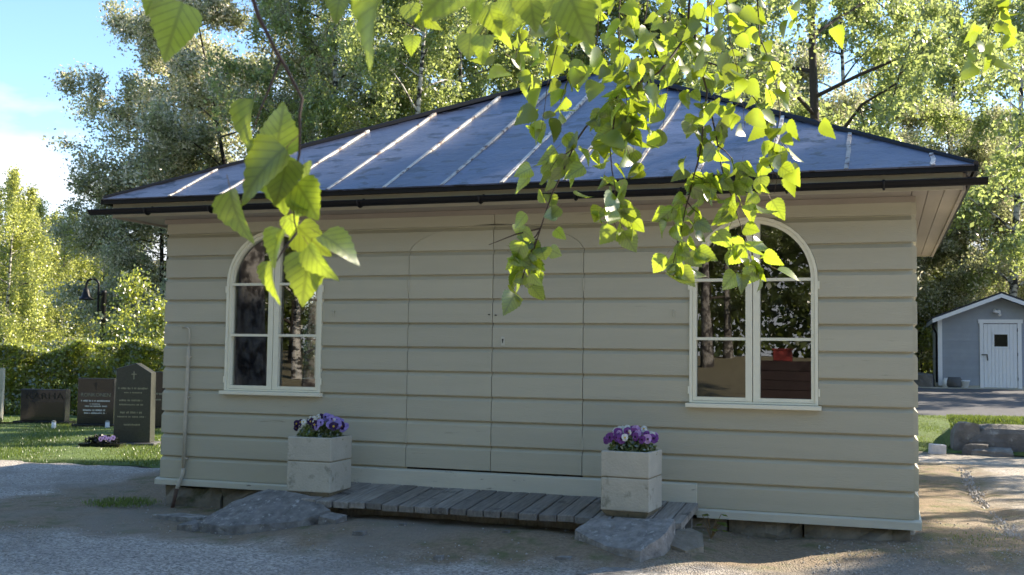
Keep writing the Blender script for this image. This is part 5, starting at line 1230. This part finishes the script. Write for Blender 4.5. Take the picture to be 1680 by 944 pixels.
# close branch at the left, about one metre away
br, P = make_branch([(412, -12, 1.0), (440, 58, 1.0), (470, 112, 1.0), (496, 162, 1.0), (492, 222, 1.0), (484, 285, 1.0), (481, 340, 1.0), (487, 382, 1.0)], 1, 0.0025, [[(460, 98, 1.0), (442, 145, 1.0), (425, 185, 1.0), (404, 250, 1.0)], [(487, 382, 1.0), (465, 410, 1.0), (452, 432, 1.0)], [(425, 222, 1.0), (440, 228, 1.0), (452, 245, 1.0)]])
for b, t, ds, rl, v in (((417, 163, ), (387, 254), .98, 1.15, 3), ((452, 252), (468, 168), 1.02, .15, 0), ((468, 243), (378, 318), .97, .75, 1), ((455, 258), (463, 352), 1.03, .25, 0), ((470, 262), (458, 345), .99, .5, 2), ((378, 312), (391, 402), .97, .95, 1), ((486, 300), (531, 364), 1.0, .35, 2), ((478, 335), (510, 352), 1.0, .9, 4), ((462, 376), (434, 432), .97, .85, 3), ((448, 428), (435, 495), 1.0, 1.15, 3), ((488, 372), (538, 422), 1.03, .3, 0), ((508, 415), (493, 502), .98, .15, 0), ((506, 403), (537, 467), .96, .9, 1), ((527, 386), (592, 419), .99, -.75, 1), ((476, 352), (482, 395), 1.04, .5, 4), ((500, 268), (508, 300), 1.05, .6, 2)):
    leaf_px(br, b, t, ds, rl, LM[v])
# close leaves along the top edge
br, P = make_branch([(330, -40, .95), (300, -6, .95), (272, -2, .95)], 1, 0.0018, [[(268, 96, .95), (268, 122, .95)]] and [])
for b, t, rl in (((300, 4), (267, 98), .15), ((262, -26), (236, 22), .4)): leaf_px(br, b, t, .95, rl, LM[0])
br, P = make_branch([(640, -60, 1.1), (600, -25, 1.1), (560, -22, 1.1)], 1, 0.0018)
for b, t, ds, rl, v in (((562, -18), (546, 36), 1.1, .5, 0), ((604, -14), (590, 43), 1.1, .3, 2), ((646, -45), (562, 80), .72, 1.2, 3)): leaf_px(br, b, t, ds, rl, LM[v])
br, P = make_branch([(700, -40, 1.5), (690, -5, 1.5), (680, 30, 1.5), (677, 58, 1.5)], 1, 0.0012)
for b, t, ds, rl, v in (((672, 6), (678, 44), 1.5, .25, 2), ((698, 24), (716, 52), 1.5, .7, 1), ((678, 58), (673, 90), 1.5, .2, 0), ((690, 20), (688, 48), 1.5, .8, 3)): leaf_px(br, b, t, ds, rl, LM[v])
br, P = make_branch([(790, -50, .8), (770, -30, .75), (745, -10, .75)], 1, 0.0018)
for b, t, ds, rl, v in (((768, -46), (690, 26), .68, .2, 0), ((742, -2), (712, 46), .75, .6, 2), ((800, -60), (760, 24), .7, .7, 1)): leaf_px(br, b, t, ds, rl, LM[v])
br, P = make_branch([(830, -40, 1.25), (812, 0, 1.3), (795, 45, 1.3), (786, 62, 1.3)], 1, 0.0014)
for b, t, ds, rl, v in (((800, 8), (818, 58), 1.3, .2, 0), ((772, 55), (768, 104), 1.3, .15, 2), ((796, 58), (788, 104), 1.28, .45, 0), ((832, -12), (852, 36), 1.2, .3, 2), ((868, -22), (876, 50), 1.1, .15, 0), ((822, 26), (824, 76), 1.35, .8, 3), ((845, 20), (838, 66), 1.3, .4, 2)): leaf_px(br, b, t, ds, rl, LM[v])
br, P = make_branch([(960, -50, .85), (945, -20, .85), (938, -8, .85)], 1, 0.0018)
for b, t, ds, rl, v in (((934, -8), (968, 74), .85, .2, 0), ((915, -30), (905, 30), .9, .6, 2)): leaf_px(br, b, t, ds, rl, LM[v])
for pts, r_, ex, st_, per in STR:
    br, P = make_branch(pts, 0, r_, ex, hook=pts[0][1] < 30)
    foliate(br, P, st_*0.80, per, 0.0435)
if EXTRA.v: tag(EXTRA.build('foliage', [X_['leaf_fg'], X_['twig_young']], fgb, smooth=True, fix=False), kind='stuff')
tag(leaf_blob('low_shade_leaves', 2600, (7.05-FO.x, -7.15-FO.y, 2.85), (0.72, 0.40, 0.38), 0.02, 0.034, X_['leaf_birch'], fgb, np.random.default_rng(18), -0.5), kind='stuff')  # unseen leaves added above the frame to shade the near left leaves
tag(leaf_blob('added_shade_leaves', 2600, (7.3-FO.x, -7.0-FO.y, 3.55), (1.3, 0.8, 0.55), 0.02, 0.032, X_['leaf_birch'], fgb, np.random.default_rng(8), -0.5), kind='stuff')  # leaf mass out of view, added to dapple the hanging leaves
print('leaves', LEAVES[0], 'objects', len(bpy.data.objects))
